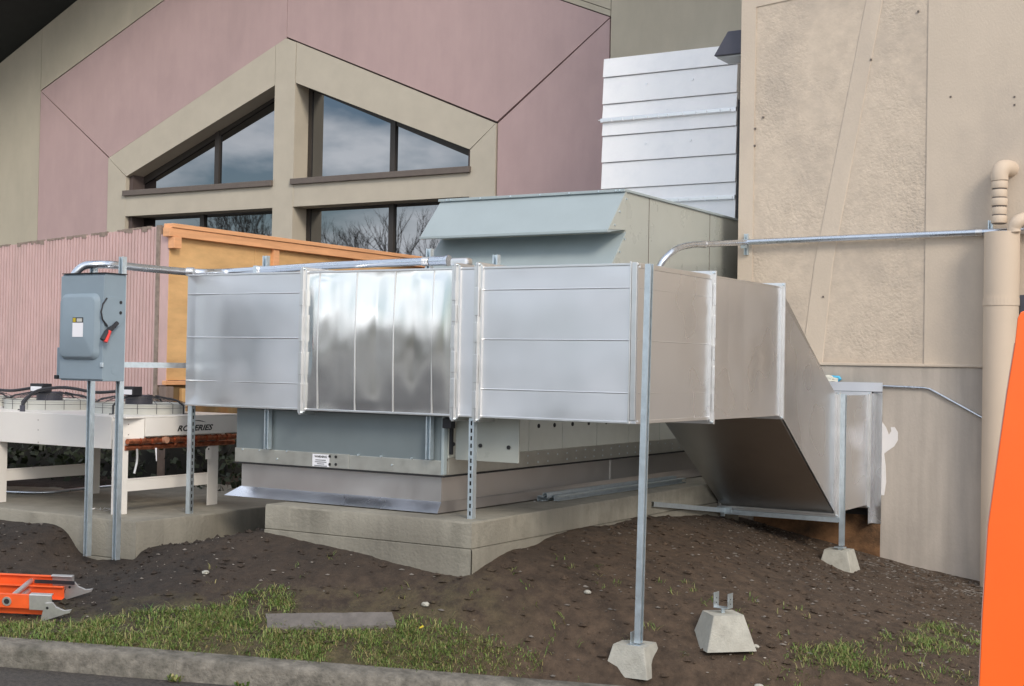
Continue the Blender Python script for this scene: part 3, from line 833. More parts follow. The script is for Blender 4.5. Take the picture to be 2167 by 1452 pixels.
# ------------------------------------------------------------------ pier blocks
def pier(loc, rot, base, top, h, label, bracket=None):
    t = thing('pier_block', loc, label, 'concrete block', 'concrete pier blocks')
    c, s = math.cos(rot), math.sin(rot)
    def T(x, y, z): return (loc[0] + x * c - y * s, loc[1] + x * s + y * c, loc[2] + z)
    n = 5
    b = B()
    grid = {}
    for f in range(4):
        a = f * math.pi / 2
        ca, sa = math.cos(a), math.sin(a)
        n0 = len(b.v)
        for i in range(n + 1):
            for j in range(n + 1):
                u = -1 + 2 * i / n; v = j / n
                r = base + (top - base) * v
                x, y = u * r, -r
                k = 0.003 * noise.noise(Vector((x * 30 + f, y * 30, v * 7)))
                b.v.append(T((x) * ca - (y - k) * sa, (x) * sa + (y - k) * ca, v * h))
        for i in range(n):
            for j in range(n):
                q = n0 + i * (n + 1) + j
                b.f.append((q, q + n + 1, q + n + 2, q + 1))
    b.f.append(tuple())
    b.f.pop()
    b.quad(T(-top, -top, h), T(top, -top, h), T(top, top, h), T(-top, top, h))
    o = mk('block', b, M['pier'], t)
    bm = bmesh.new(); bm.from_mesh(o.data)
    bmesh.ops.remove_doubles(bm, verts=bm.verts, dist=0.006)
    bmesh.ops.recalc_face_normals(bm, faces=bm.faces)
    bm.to_mesh(o.data); bm.free()
    md = o.modifiers.new('edge', 'BEVEL'); md.width = 0.008; md.segments = 2; md.limit_method = 'ANGLE'; md.angle_limit = math.radians(30)
    if bracket:
        # saddle bracket: stem, plate, two upright ears
        u = Vector((math.cos(bracket), math.sin(bracket), 0)); v = Vector((-u.y, u.x, 0))
        o3 = Vector((loc[0], loc[1], loc[2] + h))
        br = B()
        br.tube([o3 - Z3 * 0.01, o3 + Z3 * 0.035], 0.014, 10)
        br.obox(o3, u, v, Z3, -0.05, 0.05, -0.035, 0.035, 0.032, 0.036)
        brp = mk('bracket', br, M['zinc'], t)
        for sgn in (-1, 1):
            b2 = B().obox(o3, u, v, Z3, sgn * 0.05 - 0.0015, sgn * 0.05 + 0.0015, -0.032, 0.032, 0.034, 0.128)
            mk('bracket_ear', b2, M['zinc'], t)
            hb2 = B()
            for hz in (0.06, 0.09):
                hb2.tube([o3 + u * (sgn * 0.05 - 0.003) + Z3 * hz, o3 + u * (sgn * 0.05 + 0.003) + Z3 * hz], 0.004, 8)
            mk('fixing_hole', hb2, M['hole'], t)
    return t
pier((-3.80, 7.80, -0.010), 0.06, 0.150, 0.105, 0.185, 'front pier block half buried in soil under the tall post')
b2c = (-3.406, 8.261, 0.176)
pier((-3.385, 8.22, g1(-3.385, 8.22) - 0.028), math.radians(44), 0.166, 0.102, 0.215, 'empty pier block with an upright saddle bracket and no post', bracket=math.radians(-6))
pier((-3.80, 11.85, 0.155), 0.03, 0.150, 0.105, 0.185, 'far pier block beside the beige wall under the short post')

# ------------------------------------------------------------------ duct
XA, XB_ = -7.70, -3.823
YD, Z0, Z1 = 7.807, 1.546, 2.560
YDB = 8.36                       # back of the front run
duct = thing('air_duct', (-5.5, 7.9, 1.546), 'large bare sheet metal duct wrapping round the unit and dropping into the beige wall', 'duct')
ZB = [Z0 + (Z1 - Z0) * f for f in (0.19, 0.52, 0.848)]

def sheet(b, p00, p10, p01, p11, nu, nv, fn):
    n = len(b.v)
    p00, p10, p01, p11 = map(Vector, (p00, p10, p01, p11))
    nr = (p10 - p00).cross(p01 - p00).normalized()
    for j in range(nv + 1):
        for i in range(nu + 1):
            u, v = i / nu, j / nv
            p = p00.lerp(p10, u).lerp(p01.lerp(p11, u), v)
            e = min(u, 1 - u, v, 1 - v)
            p = p + nr * (fn(p, u, v) * min(1, e * 14))
            b.v.append(tuple(p))
    for j in range(nv):
        for i in range(nu):
            q = n + j * (nu + 1) + i
            b.f.append((q, q + 1, q + nu + 2, q + nu + 1))

def w_soft(p, u, v):
    return 0.004 * noise.noise(Vector((p.x * 1.3, p.y * 1.3, p.z * 2.6))) + 0.0018 * noise.noise(Vector((p.x * 5, p.y * 5, p.z * 3)))
def w_end(p, u, v):
    return w_soft(p, u, v) - 0.016 * math.exp(-((u - 0.0) / 0.16) ** 2) * (0.8 + 0.4 * noise.noise(Vector((p.z * 3, 0, 0)))) + 0.004 * math.cos(u * 40) * math.exp(-u * 7)
def w_bulge(p, u, v):
    pil = abs(math.sin(math.pi * u * 4.0))
    return 0.005 * math.sin(math.pi * v) * pil + 0.0022 * noise.noise(Vector((p.x * 9, 3, p.z * 4))) + 0.0042 * noise.noise(Vector((p.x * 3.1, 0, p.z * 2.5))) + 0.009 * math.sin(math.pi * v) * (1 + 0.2 * math.sin(u * 9))

def section_front(x0, x1, fn, m, ribs, vertical=False, top=True):
    s = mk('duct_section', B().box(x0, x1, YD + 0.012, YDB, Z0 + 0.004, Z1 - 0.004), M['galv'], duct)
    b = B(); sheet(b, (x0, YD, Z0), (x1, YD, Z0), (x0, YD, Z1), (x1, YD, Z1), 90, 60, fn)
    mk('front_sheet', b, m, s, smooth=True, keepnormals=True)
    # folded edges top and bottom
    mk('folded_edge', B().box(x0, x1, YD - 0.006, YD + 0.02, Z1 - 0.014, Z1 + 0.002), M['flange'], s, bevel=0.003)
    mk('folded_edge', B().box(x0, x1, YD - 0.006, YD + 0.02, Z0 - 0.002, Z0 + 0.014), M['flange'], s, bevel=0.003)
    if ribs and not vertical:
        for z in ZB:
            mk('bead', B().tube([(x0 + 0.005, YD + 0.0015, z), (x1 - 0.005, YD + 0.0015, z)], 0.0055, 8), M['flange'], s, smooth=True)
    return s
section_front(XA, -6.53, w_end, M['galv'], True)
s2 = section_front(-6.53, -5.19, w_bulge, M['galv_shiny'], False)
for k in range(4):
    x = -6.53 + 1.34 * (k + 0.72) / 4.25
    x = ((-6.387, 7.807, 2.127)[0], (-6.046, 7.807, 2.128)[0], (-5.709, 7.807, 2.129)[0], (-5.380, 7.807, 2.130)[0])[k]
    tb = B(); tb.tube([(x, YD - 0.004 - 0.010 * math.sin(math.pi * j / 12), Z0 + 0.015 + (Z1 - Z0 - 0.03) * j / 12) for j in range(13)], 0.0045, 8)
    mk('bead', tb, M['flange'], s2, smooth=True)
section_front(-5.19, -5.01, w_soft, M['galv'], False)
# corner elbow: front face and right face
s4 = mk('duct_section', B().prism([(-5.01, YD + 0.012, Z0 + 0.004), (XB_ - 0.012, YD + 0.012, Z0 + 0.004), (XB_ - 0.012, 8.99, Z0 + 0.004), (-4.89, 8.99, Z0 + 0.004), (-4.89, YDB, Z0 + 0.004), (-5.01, YDB, Z0 + 0.004)], (0, 0, Z1 - Z0 - 0.008)), M['galv'], duct)
b = B(); sheet(b, (-5.01, YD, Z0), (XB_, YD, Z0), (-5.01, YD, Z1), (XB_, YD, Z1), 80, 50, w_soft)
mk('front_sheet', b, M['galv'], s4, smooth=True, keepnormals=True)
b = B(); sheet(b, (XB_, YD, Z0), (XB_, 8.99, Z0), (XB_, YD, Z1), (XB_, 8.99, Z1), 80, 50, w_soft)
mk('side_sheet', b, M['galv_side'], s4, smooth=True, keepnormals=True)
mk('folded_edge', B().box(-5.01, XB_ + 0.006, YD - 0.006, YD + 0.02, Z1 - 0.014, Z1 + 0.002).box(XB_ - 0.02, XB_ + 0.006, YD + 0.0195, 8.99, Z1 - 0.03, Z1 + 0.003), M['flange'], s4, bevel=0.003)
mk('folded_edge', B().box(-5.01, XB_ + 0.006, YD - 0.006, YD + 0.02, Z0 - 0.002, Z0 + 0.014)
   .box(XB_ - 0.02, XB_ + 0.006, YD + 0.02, 8.99, Z0 - 0.002, Z0 + 0.022), M['flange'], s4, bevel=0.003)
mk('corner_seam', B().box(XB_ - 0.038, XB_ - 0.002, YD - 0.012, YD - 0.004, Z0 + 0.02, Z1 + 0.006).box(XB_ - 0.052, XB_ - 0.040, YD - 0.016, YD - 0.004, Z0 - 0.004, Z1 + 0.012), M['flange'], s4, bevel=0.003)
for z in ZB:
    mk('bead', B().tube([(-5.0, YD + 0.0015, z), (XB_ - 0.04, YD + 0.0015, z)], 0.0055, 8), M['flange'], s4, smooth=True)
    mk('bead', B().tube([(XB_ - 0.001, YD + 0.03, z), (XB_ - 0.001, 8.96, z)], 0.0035, 8), M['galv_side'], s4, smooth=True)
# straight run along the right side
YJ1, YJ2, YJ3, YJ4 = 8.99, 10.385, 11.80, 12.74
s5 = mk('duct_section', B().box(-4.89, XB_ - 0.012, YJ1, YJ2, Z0 + 0.004, Z1 - 0.004), M['galv'], duct)
def w_side(p, u, v):
    return w_soft(p, u, v) + 0.0025 * abs(math.sin(math.pi * u * 4.5))
b = B(); sheet(b, (XB_, YJ1, Z0), (XB_, YJ2, Z0), (XB_, YJ1, Z1), (XB_, YJ2, Z1), 90, 50, w_side)
mk('side_sheet', b, M['galv_side'], s5, smooth=True, keepnormals=True)
mk('folded_edge', B().box(XB_ - 0.02, XB_ + 0.005, YJ1, YJ2, Z1 - 0.01, Z1 + 0.002), M['flange'], s5)
mk('folded_edge', B().box(XB_ - 0.02, XB_ + 0.005, YJ1, YJ2, Z0 - 0.002, Z0 + 0.008), M['flange'], s5)
# dropping transition
ZT0, ZT1 = 0.655, 1.688
tr = [(YJ2, Z0), (YJ3, ZT0), (YJ3, ZT1), (YJ2, Z1)]
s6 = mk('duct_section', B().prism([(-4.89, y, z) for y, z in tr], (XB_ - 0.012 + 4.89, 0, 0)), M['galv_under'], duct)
b = B(); sheet(b, (XB_, YJ2, Z0 + 0.02), (XB_, YJ3, ZT0), (XB_, YJ2, Z1 - 0.1), (XB_, YJ3, ZT1), 60, 40, w_soft)
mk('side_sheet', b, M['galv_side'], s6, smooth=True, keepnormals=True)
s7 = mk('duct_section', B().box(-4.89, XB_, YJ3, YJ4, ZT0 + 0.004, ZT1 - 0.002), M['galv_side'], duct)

def joint(axis, p, z0, z1, a0, a1, cleats=True, wide=0.034, proud=0.032, foot=True):
    """flanged joint; axis 'x' : plane x = p, box runs a0..a1 in y ; axis 'y' : plane y = p, runs a0..a1 in x"""
    parts = []
    for sgn in (-1, 1):
        b = B()
        lo, hi = (p - wide, p - 0.002) if sgn < 0 else (p + 0.002, p + wide)
        e = proud
        def bx(l0, l1, c0, c1, zz0, zz1):
            if axis == 'x': b.box(l0, l1, c0, c1, zz0, zz1)
            else: b.box(c0, c1, l0, l1, zz0, zz1)
        # C shaped flange: upstand plus foot on the sheet
        up0, up1 = (p - 0.010, p - 0.001) if sgn < 0 else (p + 0.001, p + 0.010)
        for l0, l1, ee in ((up0, up1, e), (lo, hi, e * 0.45)):
            bx(l0, l1, a0 - ee, a0 + 0.004, z0 - ee, z1 + ee)
            bx(l0, l1, a1 - 0.004, a1 + ee, z0 - ee, z1 + ee)
            bx(l0, l1, a0 + 0.004, a1 - 0.004, z1 - 0.004, z1 + ee)
            bx(l0, l1, a0 + 0.004, a1 - 0.004, z0 - ee, z0 + 0.004)
        parts.append(mk('joint_flange', b, M['flange'], duct, bevel=0.002))
    # snap cleats along the visible edge and corner bolts
    f = parts[0]
    if cleats:
        c = B()
        z = z0 + 0.06
        while z < z1 - 0.12:
            l = random.uniform(0.11, 0.2)
            o_ = random.uniform(-0.006, 0.004)
            if axis == 'x':
                c.box(p - 0.016 + o_, p + 0.013 + o_, a0 - proud - 0.006, a0 - proud + 0.012, z, z + l)
                c.box(p - 0.019 + o_, p - 0.014 + o_, a0 - proud - 0.004, a0 - 0.012, z, z + l)
            else:
                c.box(a1 + proud - 0.012, a1 + proud + 0.005, p - 0.016 + o_, p + 0.014 + o_, z, z + l)
            z += l + random.uniform(0.02, 0.09)
        mk('cleat', c, M['flange'], f, bevel=0.002)
    bo = B()
    for zz in (z0 - proud * 0.55, z1 + proud * 0.55):
        for aa in (a0 - proud * 0.5, a1 + proud * 0.5):
            if axis == 'x': bo.tube([(p - 0.022, aa, zz), (p + 0.022, aa, zz)], 0.008, 8)
            else: bo.tube([(aa, p - 0.022, zz), (aa, p + 0.022, zz)], 0.008, 8)
    mk('bolt', bo, M['zinc'], f)
for x in (-6.53, -5.19, -5.01):
    joint('x', x, Z0, Z1, YD, YDB)
joint('y', YJ1, Z0, Z1, -4.89, XB_)
joint('y', YJ2, Z0, Z1, -4.89, XB_, cleats=False)
joint('y', YJ3, ZT0, ZT1, -4.89, XB_, cleats=False)
joint('y', YJ4, ZT0, ZT1, -4.89, XB_, cleats=False, proud=0.026)
# collar plates against the wall
zc0 = (-3.750, 12.800, 0.476)[2]; zc1 = (-3.768, 12.800, 1.700)[2]
cp = mk('wall_collar', B().box(XB_ + 0.002, XB_ + 0.006, YJ4 + 0.015, 12.885, zc0, zc1).box(XB_ + 0.002, XB_ + 0.09, 12.878, 12.885, zc0, zc1 + 0.01), M['galv_side'], duct, bevel=0.001)
mk('wall_collar', B().box(-4.89, (-3.701, 12.800, 1.732)[0], YJ4 + 0.02, YJ4 + 0.026, ZT1 + 0.03, ZT1 + 0.115), M['galv'], duct)
tag(mk('sealant_bead', B().tube(smooth_path([(-4.6, 12.86, ZT1 + 0.15), (-4.15, 12.86, ZT1 + 0.155), (-4.220, 12.860, 1.769), (-3.990, 12.860, 1.774), (-3.755, 12.860, 1.771)], 4), 0.017, 8), M['cyan'], smooth=True), 'bright blue sealant strip along the top of the duct collar on the wall', 'sealant')
fo = B()
fc = Vector((-4.263, 12.820, 1.822))
bmf = bmesh.new()
bmesh.ops.create_icosphere(bmf, subdivisions=3, radius=1.0)
for v in bmf.verts:
    k_ = 1 + 0.45 * noise.noise(v.co * 2.2 + Vector((3, 1, 7))) + 0.2 * noise.noise(v.co * 6)
    fo.v.append((fc.x + v.co.x * 0.11 * k_, fc.y + v.co.y * 0.045 * k_, fc.z + v.co.z * 0.045 * k_ - v.co.x * 0.02))
fo.f = [tuple(v.index for v in f.verts) for f in bmf.faces]
bmf.free()
tag(mk('foam_lump', fo, M['foam'], smooth=True), 'pale lump of expanding foam above the duct, left end of the blue sealant', 'foam')

# ------------------------------------------------------------------ the large air handling unit
ahu = thing('air_handling_unit', (-6.35, 10.5, 0.86), 'big blue grey rooftop style air handler with intake hood, on the taller pad', 'air handler')
UX0, UX1, UY = -7.29, -5.37, 7.945
ZU0 = 1.125
low = mk('lower_cabinet', B().box(UX0, UX1, UY + 0.02, 10.75, 1.24, 1.535), M['unit_blue'], ahu)
mk('cabinet_body', B().box(UX0, UX1 - 0.02, 8.50, 10.75, 1.535, 2.35), M['unit_grey'], ahu)
mk('cabinet_body', B().box(-7.41, -5.46, 10.86, 14.3, 1.24, 3.455), M['unit_grey'], ahu, bevel=0.004)
# front panels
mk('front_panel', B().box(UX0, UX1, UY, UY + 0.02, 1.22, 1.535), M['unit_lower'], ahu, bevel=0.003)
mk('front_panel', B().box(UX1 - 0.012, UX1 + 0.012, UY - 0.012, UY + 0.03, 1.13, 1.535), M['unit_blue'], ahu, bevel=0.003)
mk('base_rail', B().box(UX0 - 0.004, -6.19, UY - 0.01, UY + 0.05, ZU0, 1.232), M['base_rail'], ahu, bevel=0.003)
mk('base_rail', B().box(-6.188, UX1 + 0.01, UY - 0.01, UY + 0.05, ZU0, 1.228), M['base_rail'], ahu, bevel=0.003)
mk('base_rail', B().box(UX1 - 0.04, UX1 + 0.012, UY + 0.051, 14.0, ZU0, 1.245), M['base_rail'], ahu, bevel=0.003)
mk('rail_lip', B().box(UX0 - 0.01, UX1 + 0.02, UY - 0.016, 14.0, ZU0 - 0.012, ZU0 - 0.001), M['hole'], ahu)
# curb and flashing skirt
mk('mounting_curb', B().box(UX0 + 0.03, UX1 - 0.035, UY + 0.035, 14.0, 0.862, ZU0 - 0.0125), M['flashing'], ahu)
fl = B()
xa, xb_c, ya = UX0 + 0.028, UX1 - 0.033, UY + 0.033
zf = (-5.451, 7.980, 0.936)[2]
fl.quad((xa, ya, zf), (xb_c, ya, zf), (xb_c + 0.03, ya - 0.09, 0.866), (xa - 0.09, ya - 0.09, 0.866))
o_ = mk('flashing_skirt', fl, M['skirt_metal'], ahu, keepnormals=True)
md = o_.modifiers.new('thick', 'SOLIDIFY'); md.thickness = 0.002
fl = B()
fl.quad((xb_c, ya, zf), (xb_c, 14.0, zf), (xb_c + 0.09, 14.0, 0.866), (xb_c + 0.03, ya - 0.09, 0.866))
o_ = mk('flashing_skirt', fl, M['flashing'], ahu, keepnormals=True)
md = o_.modifiers.new('thick', 'SOLIDIFY'); md.thickness = 0.002
mk('curb_seam', B().box(xb_c - 0.001, xb_c + 0.004, 10.55, 10.57, zf, ZU0 - 0.014), M['flange'], ahu)
# side panels with screws
yj = [UY + 0.05, 9.10, 9.63, 10.22, 10.82, 11.45, 12.1, 12.8, 13.5]
for a, c in zip(yj[:-1], yj[1:]):
    mk('side_panel', B().box(UX1 - 0.002, UX1 + 0.008, a + 0.004, c - 0.004, 1.246 + 0.0, 1.56), M['unit_pale'], ahu, bevel=0.002)
    for f in (0.27, 0.74):
        y = a + (c - a) * f
        mk('knob', B().tube([(UX1 + 0.004, y, 1.435), (UX1 + 0.014, y, 1.435)], 0.017, 10), M['hole'], ahu)
dots = B()
for y in np.arange(8.3, 13.2, 0.155):
    dots.box(UX1 + 0.010, UX1 + 0.0155, y, y + 0.012, 1.205 + 0.01 * math.sin(y * 9), 1.217 + 0.01 * math.sin(y * 9))
    if random.random() < 0.5: dots.box(UX1 + 0.010, UX1 + 0.0155, y, y + 0.012, 1.15, 1.162)
mk('rail_screws', dots, M['zinc'], ahu)
fd = B()
for px_, py_ in [(q[0], q[2]) for q in ((-7.213, 7.930, 1.222), (-7.046, 7.930, 1.222), (-6.776, 7.930, 1.228), (-6.106, 7.930, 1.233), (-5.902, 7.930, 1.233), (-5.633, 7.930, 1.233), (-6.867, 7.930, 1.167), (-5.801, 7.930, 1.178))]:
    fd.tube([(px_, UY - 0.016, py_), (px_, UY + 0.004, py_)], 0.007, 8)
mk('screws', fd, M['zinc'], ahu)
hd = B()
for q in ((-6.366, 7.930, 1.210), (-6.309, 7.930, 1.209), (-6.365, 7.930, 1.151), (-6.308, 7.930, 1.154)):
    hd.tube([(q[0], UY - 0.014, q[2]), (q[0], UY - 0.004, q[2])], 0.011, 10)
mk('rail_holes', hd, M['hole'], ahu)
# open access door, swung out at right angles
dj = (-4.805, 8.020, 1.255)
dr = mk('access_door', B().box(UX1 + 0.05, dj[0], 8.02, 8.035, 1.235, 1.60), M['unit_grey'], ahu, bevel=0.003)
for q in ((-5.336, 8.020, 1.343), (-5.112, 8.020, 1.343), (-4.883, 8.020, 1.341)):
    mk('door_hole', B().tube([(q[0], 8.012, q[2]), (q[0], 8.022, q[2])], 0.014, 10), M['hole'], dr)
mk('door_gasket', B().box(UX1 + 0.018, UX1 + 0.036, 7.99, 8.015, 1.27, 1.53), M['black'], dr)
mk('door_latch', B().box(UX1 - 0.005, UX1 + 0.07, 7.93, 7.985, 1.455, 1.525), M['black'], dr, bevel=0.004)
# warning label
q = (-6.527, 7.930, 1.219); q2 = (-6.369, 7.930, 1.130)
wl = mk('warning_label', B().box(q[0], q2[0], UY - 0.013, UY - 0.0112, q2[2], q[2] + 0.003), M['label'], ahu)

def text_mesh(name, body, size, m, parent, origin, xdir, ydir, shear=0.0, bold=0.0, width=None):
    cu = bpy.data.curves.new(name, 'FONT')
    cu.body = body
    cu.size = size
    cu.shear = shear
    cu.offset = bold
    cu.extrude = 0.0
    cu.resolution_u = 3
    ob = bpy.data.objects.new(name + '_tmp', cu)
    COL.objects.link(ob)
    bpy.context.view_layer.update()
    dg = bpy.context.evaluated_depsgraph_get()
    me = bpy.data.meshes.new_from_object(ob.evaluated_get(dg))
    bpy.data.objects.remove(ob)
    co = np.array([v.co for v in me.vertices])
    mn, mxx = co[:, 0].min(), co[:, 0].max()
    k = 1.0 if width is None else width / (mxx - mn)
    o0 = ORIG.get(parent.name, Vector((0, 0, 0)))
    for v in me.vertices:
        v.co = Vector(origin) + Vector(xdir) * ((v.co.x - mn) * k) + Vector(ydir) * v.co.y - o0
    me.materials.clear()
    me.materials.append(m)
    o = bpy.data.objects.new(name, me)
    COL.objects.link(o)
    o.parent = parent
    return o
text_mesh('lettering', 'WARNING', 0.022, M['ink'], wl, (q[0] + 0.02, UY - 0.0145, q[2] - 0.022), X3, Z3, bold=0.0006, width=q2[0] - q[0] - 0.04)
lb_ = B()
for k in range(4):
    zz = q[2] - 0.040 - k * 0.014
    w_ = (0.03, 0.025, 0.045, 0.02)[k]
    lb_.box(q[0] + w_, q2[0] - w_, UY - 0.0145, UY - 0.0135, zz - 0.0035, zz + 0.0035)
mk('small_print', lb_, M['grey_ink'], wl)
# hood
HX0, HX1 = -7.42, -5.45
def hood(yt, zt, yl, zl_, yb, zb, name):
    h = mk(name, B().prism([(HX0, yt, zt), (HX0, yl, zl_), (HX0, yl + 0.02, zl_ - 0.016), (HX0, yb, zb)], (HX1 - HX0, 0, 0)), M['unit_blue'], ahu)
    return h
h1 = hood(10.86, 3.465, 10.52, 3.085, 10.87, 3.12, 'intake_hood')
mk('hood_side', B().prism([(HX1, 10.86, 3.46), (HX1, 10.53, 3.09), (HX1, 10.87, 3.115)], (0.006, 0, 0)), M['unit_grey'], h1)
mk('hood_lip', B().box(HX0, HX1 + 0.004, 10.508, 10.56, 3.066, 3.090), M['unit_blue'], h1, bevel=0.003)
mk('hood_cap', B().box(HX0 - 0.01, HX1 + 0.008, 10.82, 10.90, 3.450, 3.475), M['unit_blue'], h1, bevel=0.003)
hs = B()
for x in (-7.33, -7.28, -6.95, -6.62, -6.3, -6.0, -5.7, -5.53, -5.49):
    hs.tube([(x, 10.812, 3.462), (x, 10.825, 3.462)], 0.008, 8)
mk('screws', hs, M['zinc'], h1)
h2 = hood(10.87, 3.10, 10.36, 2.53, 10.87, 2.55, 'intake_hood')
mk('hood_side', B().prism([(HX1, 10.87, 3.085), (HX1, 10.37, 2.53), (HX1, 10.87, 2.55)], (0.006, 0, 0)), M['unit_grey'], h2)
mk('cabinet_front', B().box(HX0 + 0.02, HX1 - 0.02, 10.80, 10.858, 1.5, 2.53), M['unit_grey'], ahu)
ss_ = B()
for y in (11.35, 12.75): ss_.box(-5.461, -5.457, y, y + 0.008, 1.3, 3.45)
mk('panel_seam', ss_, M['sill'], ahu)
mk('roof_edge', B().box(-7.43, -5.44, 10.902, 14.3, 3.452, 3.474), M['unit_blue'], ahu, bevel=0.003)
scs = B()
for q in ((-5.440, 10.854, 3.388), (-5.440, 10.729, 3.262), (-5.440, 10.634, 3.137), (-5.440, 10.830, 3.031), (-5.440, 10.734, 2.911)):
    scs.tube([(-5.445, q[1], q[2]), (-5.432, q[1], q[2])], 0.009, 8)
mk('side_screws', scs, M['zinc'], ahu)

# riser duct behind the unit
RX0, RX1, RY = -7.60, -5.90, 14.5
rz1 = 5.58
riser = thing('riser_duct', (-6.75, 15.2, 2.0), 'tall bright white metal duct rising behind the unit beside the beige building', 'duct')
zs = [2.0, (-6.696, 14.500, 3.932)[2]]
lev = [(-7.577, 14.500, 4.015)[2], (-7.583, 14.500, 4.331)[2], (-7.589, 14.500, 4.648)[2], (-7.593, 14.500, 4.857)[2], (-7.596, 14.500, 5.027)[2], (-7.603, 14.500, 5.349)[2]]
edges = [2.0, 3.3] + lev + [rz1]
for k, (a, c) in enumerate(zip(edges[:-1], edges[1:])):
    o_ = mk('riser_panel', B().prism([(RX0, RY - 0.020, a + 0.005), (RX0, RY + 0.002, c - 0.006), (RX0, RY + 0.05, c - 0.006), (RX0, RY + 0.05, a + 0.005)], (RX1 - RX0, 0, 0)), M['riser'], riser)
mk('riser_body', B().box(RX0 + 0.002, RX1 - 0.002, RY + 0.04, 15.92, 2.0, rz1 - 0.01), M['galv'], riser)
for z in (lev[3] - 0.02, (-7.574, 14.500, 3.846)[2]):
    f = mk('riser_flange', B().box(RX0 - 0.02, RX1 + 0.0, RY - 0.03, RY + 0.0, z - 0.028, z + 0.022), M['galv'], riser, bevel=0.003)
    c = B()
    x = RX0 + 0.02
    while x < RX1 - 0.15:
        l = random.uniform(0.1, 0.18)
        c.box(x, x + l, RY - 0.045, RY - 0.026, z - 0.022, z + 0.006)
        x += l + 0.02
    mk('cleat', c, M['flange'], f)
    mk('bolt', B().tube([(RX0 - 0.05, RY - 0.015, z), (RX0, RY - 0.015, z)], 0.012, 8), M['flange'], f)
rbt = B()
for q in ((-7.028, 14.500, 5.224), (-6.446, 14.500, 5.225), (-7.027, 14.500, 4.519), (-6.457, 14.500, 4.524), (-6.755, 14.500, 4.896)):
    rbt.tube([(q[0], RY - 0.016, q[2]), (q[0], RY + 0.01, q[2])], 0.014, 8)
mk('screws', rbt, M['galv'], riser)
mk('support_angle', B().box(RX1 + 0.004, RX1 + 0.09, RY + 0.02, RY + 0.1, 2.0, 4.95), M['black'], riser)  # black strip stands in for the dark gap beside the riser

# wall light on the return of the beige building
wlq = (-5.410, 13.150, 5.206)
wlt = thing('wall_light', (xe, 13.15, 5.45), 'dark wall pack lamp at the top left edge of the beige building', 'wall lamp')
a_ = (-5.428, 13.150, 5.354); b_ = (-5.554, 13.150, 5.099)
zt_, zb_ = a_[2], b_[2]
mk('housing', B().hexa([(b_[0], 13.0, zb_), (xe + 0.004, 13.0, zb_), (xe + 0.004, 13.36, zb_), (b_[0], 13.36, zb_),
                        (a_[0], 13.06, zt_), (xe + 0.004, 13.06, zt_), (xe + 0.004, 13.30, zt_), (a_[0], 13.30, zt_)]), M['lamp'], wlt, bevel=0.01)
mk('lens', B().box(b_[0] + 0.03, xe - 0.01, 13.03, 13.33, zb_ - 0.02, zb_ - 0.001), M['lens'], wlt)

# ------------------------------------------------------------------ disconnect switch
YS = 6.86
q = (-8.046, 6.860, 2.515); q2 = (-7.571, 6.860, 1.738)
dsx0, dsx1 = (-8.027, 6.860, 2.128)[0], (-7.584, 6.860, 2.128)[0]
dz1, dz0 = (-7.831, 6.860, 2.511)[2], (-7.804, 6.860, 1.733)[2]
ds = thing('disconnect_switch', ((dsx0 + dsx1) / 2, 6.95, dz0), 'blue grey electrical disconnect switch box with black and red side handle', 'switch box')
YE = 7.07
bx_ = mk('enclosure', B().box(dsx0, dsx1, YS + 0.012, YE, dz0, dz1 - 0.006), M['box'], ds, bevel=0.005)
mk('rain_lip', B().box(dsx0 + 0.01, dsx1 + 0.012, YS - 0.004, YE, dz1 - 0.005, dz1 + 0.001), M['hole'], ds)
dd = mk('door', B().box(dsx0 - 0.002, dsx1 + 0.002, YS, YS + 0.011, dz0 + 0.012, dz1 - 0.02), M['box'], ds, bevel=0.003)
# raised door pan with chamfered edge
qa = (-8.020, 6.860, 2.363); qb = (-7.604, 6.860, 1.875)
xa0, xa1, za0, za1 = qa[0] + 0.0, (-7.613, 6.860, 2.128)[0], qb[2] + 0.01, qa[2] - 0.0
def rr_(x0, x1, z0, z1, r, y, n=6):
    P = []
    for cx, cz, t0 in ((x1 - r, z1 - r, 0), (x0 + r, z1 - r, 90), (x0 + r, z0 + r, 180), (x1 - r, z0 + r, 270)):
        for k in range(n + 1):
            a = math.radians(t0 + 90 * k / n)
            P.append((cx + r * math.cos(a), y, cz + r * math.sin(a)))
    return P
pa = rr_(xa0, xa1, za0, za1, 0.06, YS - 0.001)
pb = rr_(xa0 + 0.028, xa1 - 0.034, za0 + 0.026, za1 - 0.030, 0.045, YS - 0.032)
pc = rr_(xa0 + 0.020, xa1 - 0.026, za0 + 0.018, za1 - 0.022, 0.05, YS - 0.028)
pn = B(); k_ = len(pa)
pn.v = pa + pc + pb
for r0 in (0, k_):
    for i in range(k_):
        j = (i + 1) % k_
        pn.f.append((r0 + i, r0 + j, r0 + k_ + j, r0 + k_ + i))
pn.f.append(tuple(2 * k_ + i for i in range(k_)))
mk('door_pan', pn, M['box'], dd, smooth=True)
lx0, lx1 = (-7.861, 6.830, 2.093)[0], (-7.753, 6.830, 2.093)[0]
lz1, lzm, lz0 = (-7.810, 6.830, 2.189)[2], (-7.809, 6.830, 2.151)[2], (-7.805, 6.830, 2.049)[2]
yl_ = YS - 0.0335
mk('rating_label', B().box(lx0, lx1, yl_ - 0.001, yl_ + 0.001, lz0, lzm), M['label'], dd)
mk('maker_emblem', B().box(lx0, lx1, yl_ - 0.001, yl_ + 0.001, lzm + 0.001, lz1), M['ink'], dd)
mk('emblem_field', B().box(lx0 + 0.005, lx0 + 0.033, yl_ - 0.003, yl_ - 0.0015, lzm + 0.005, lz1 - 0.004), M['yellow'], dd)
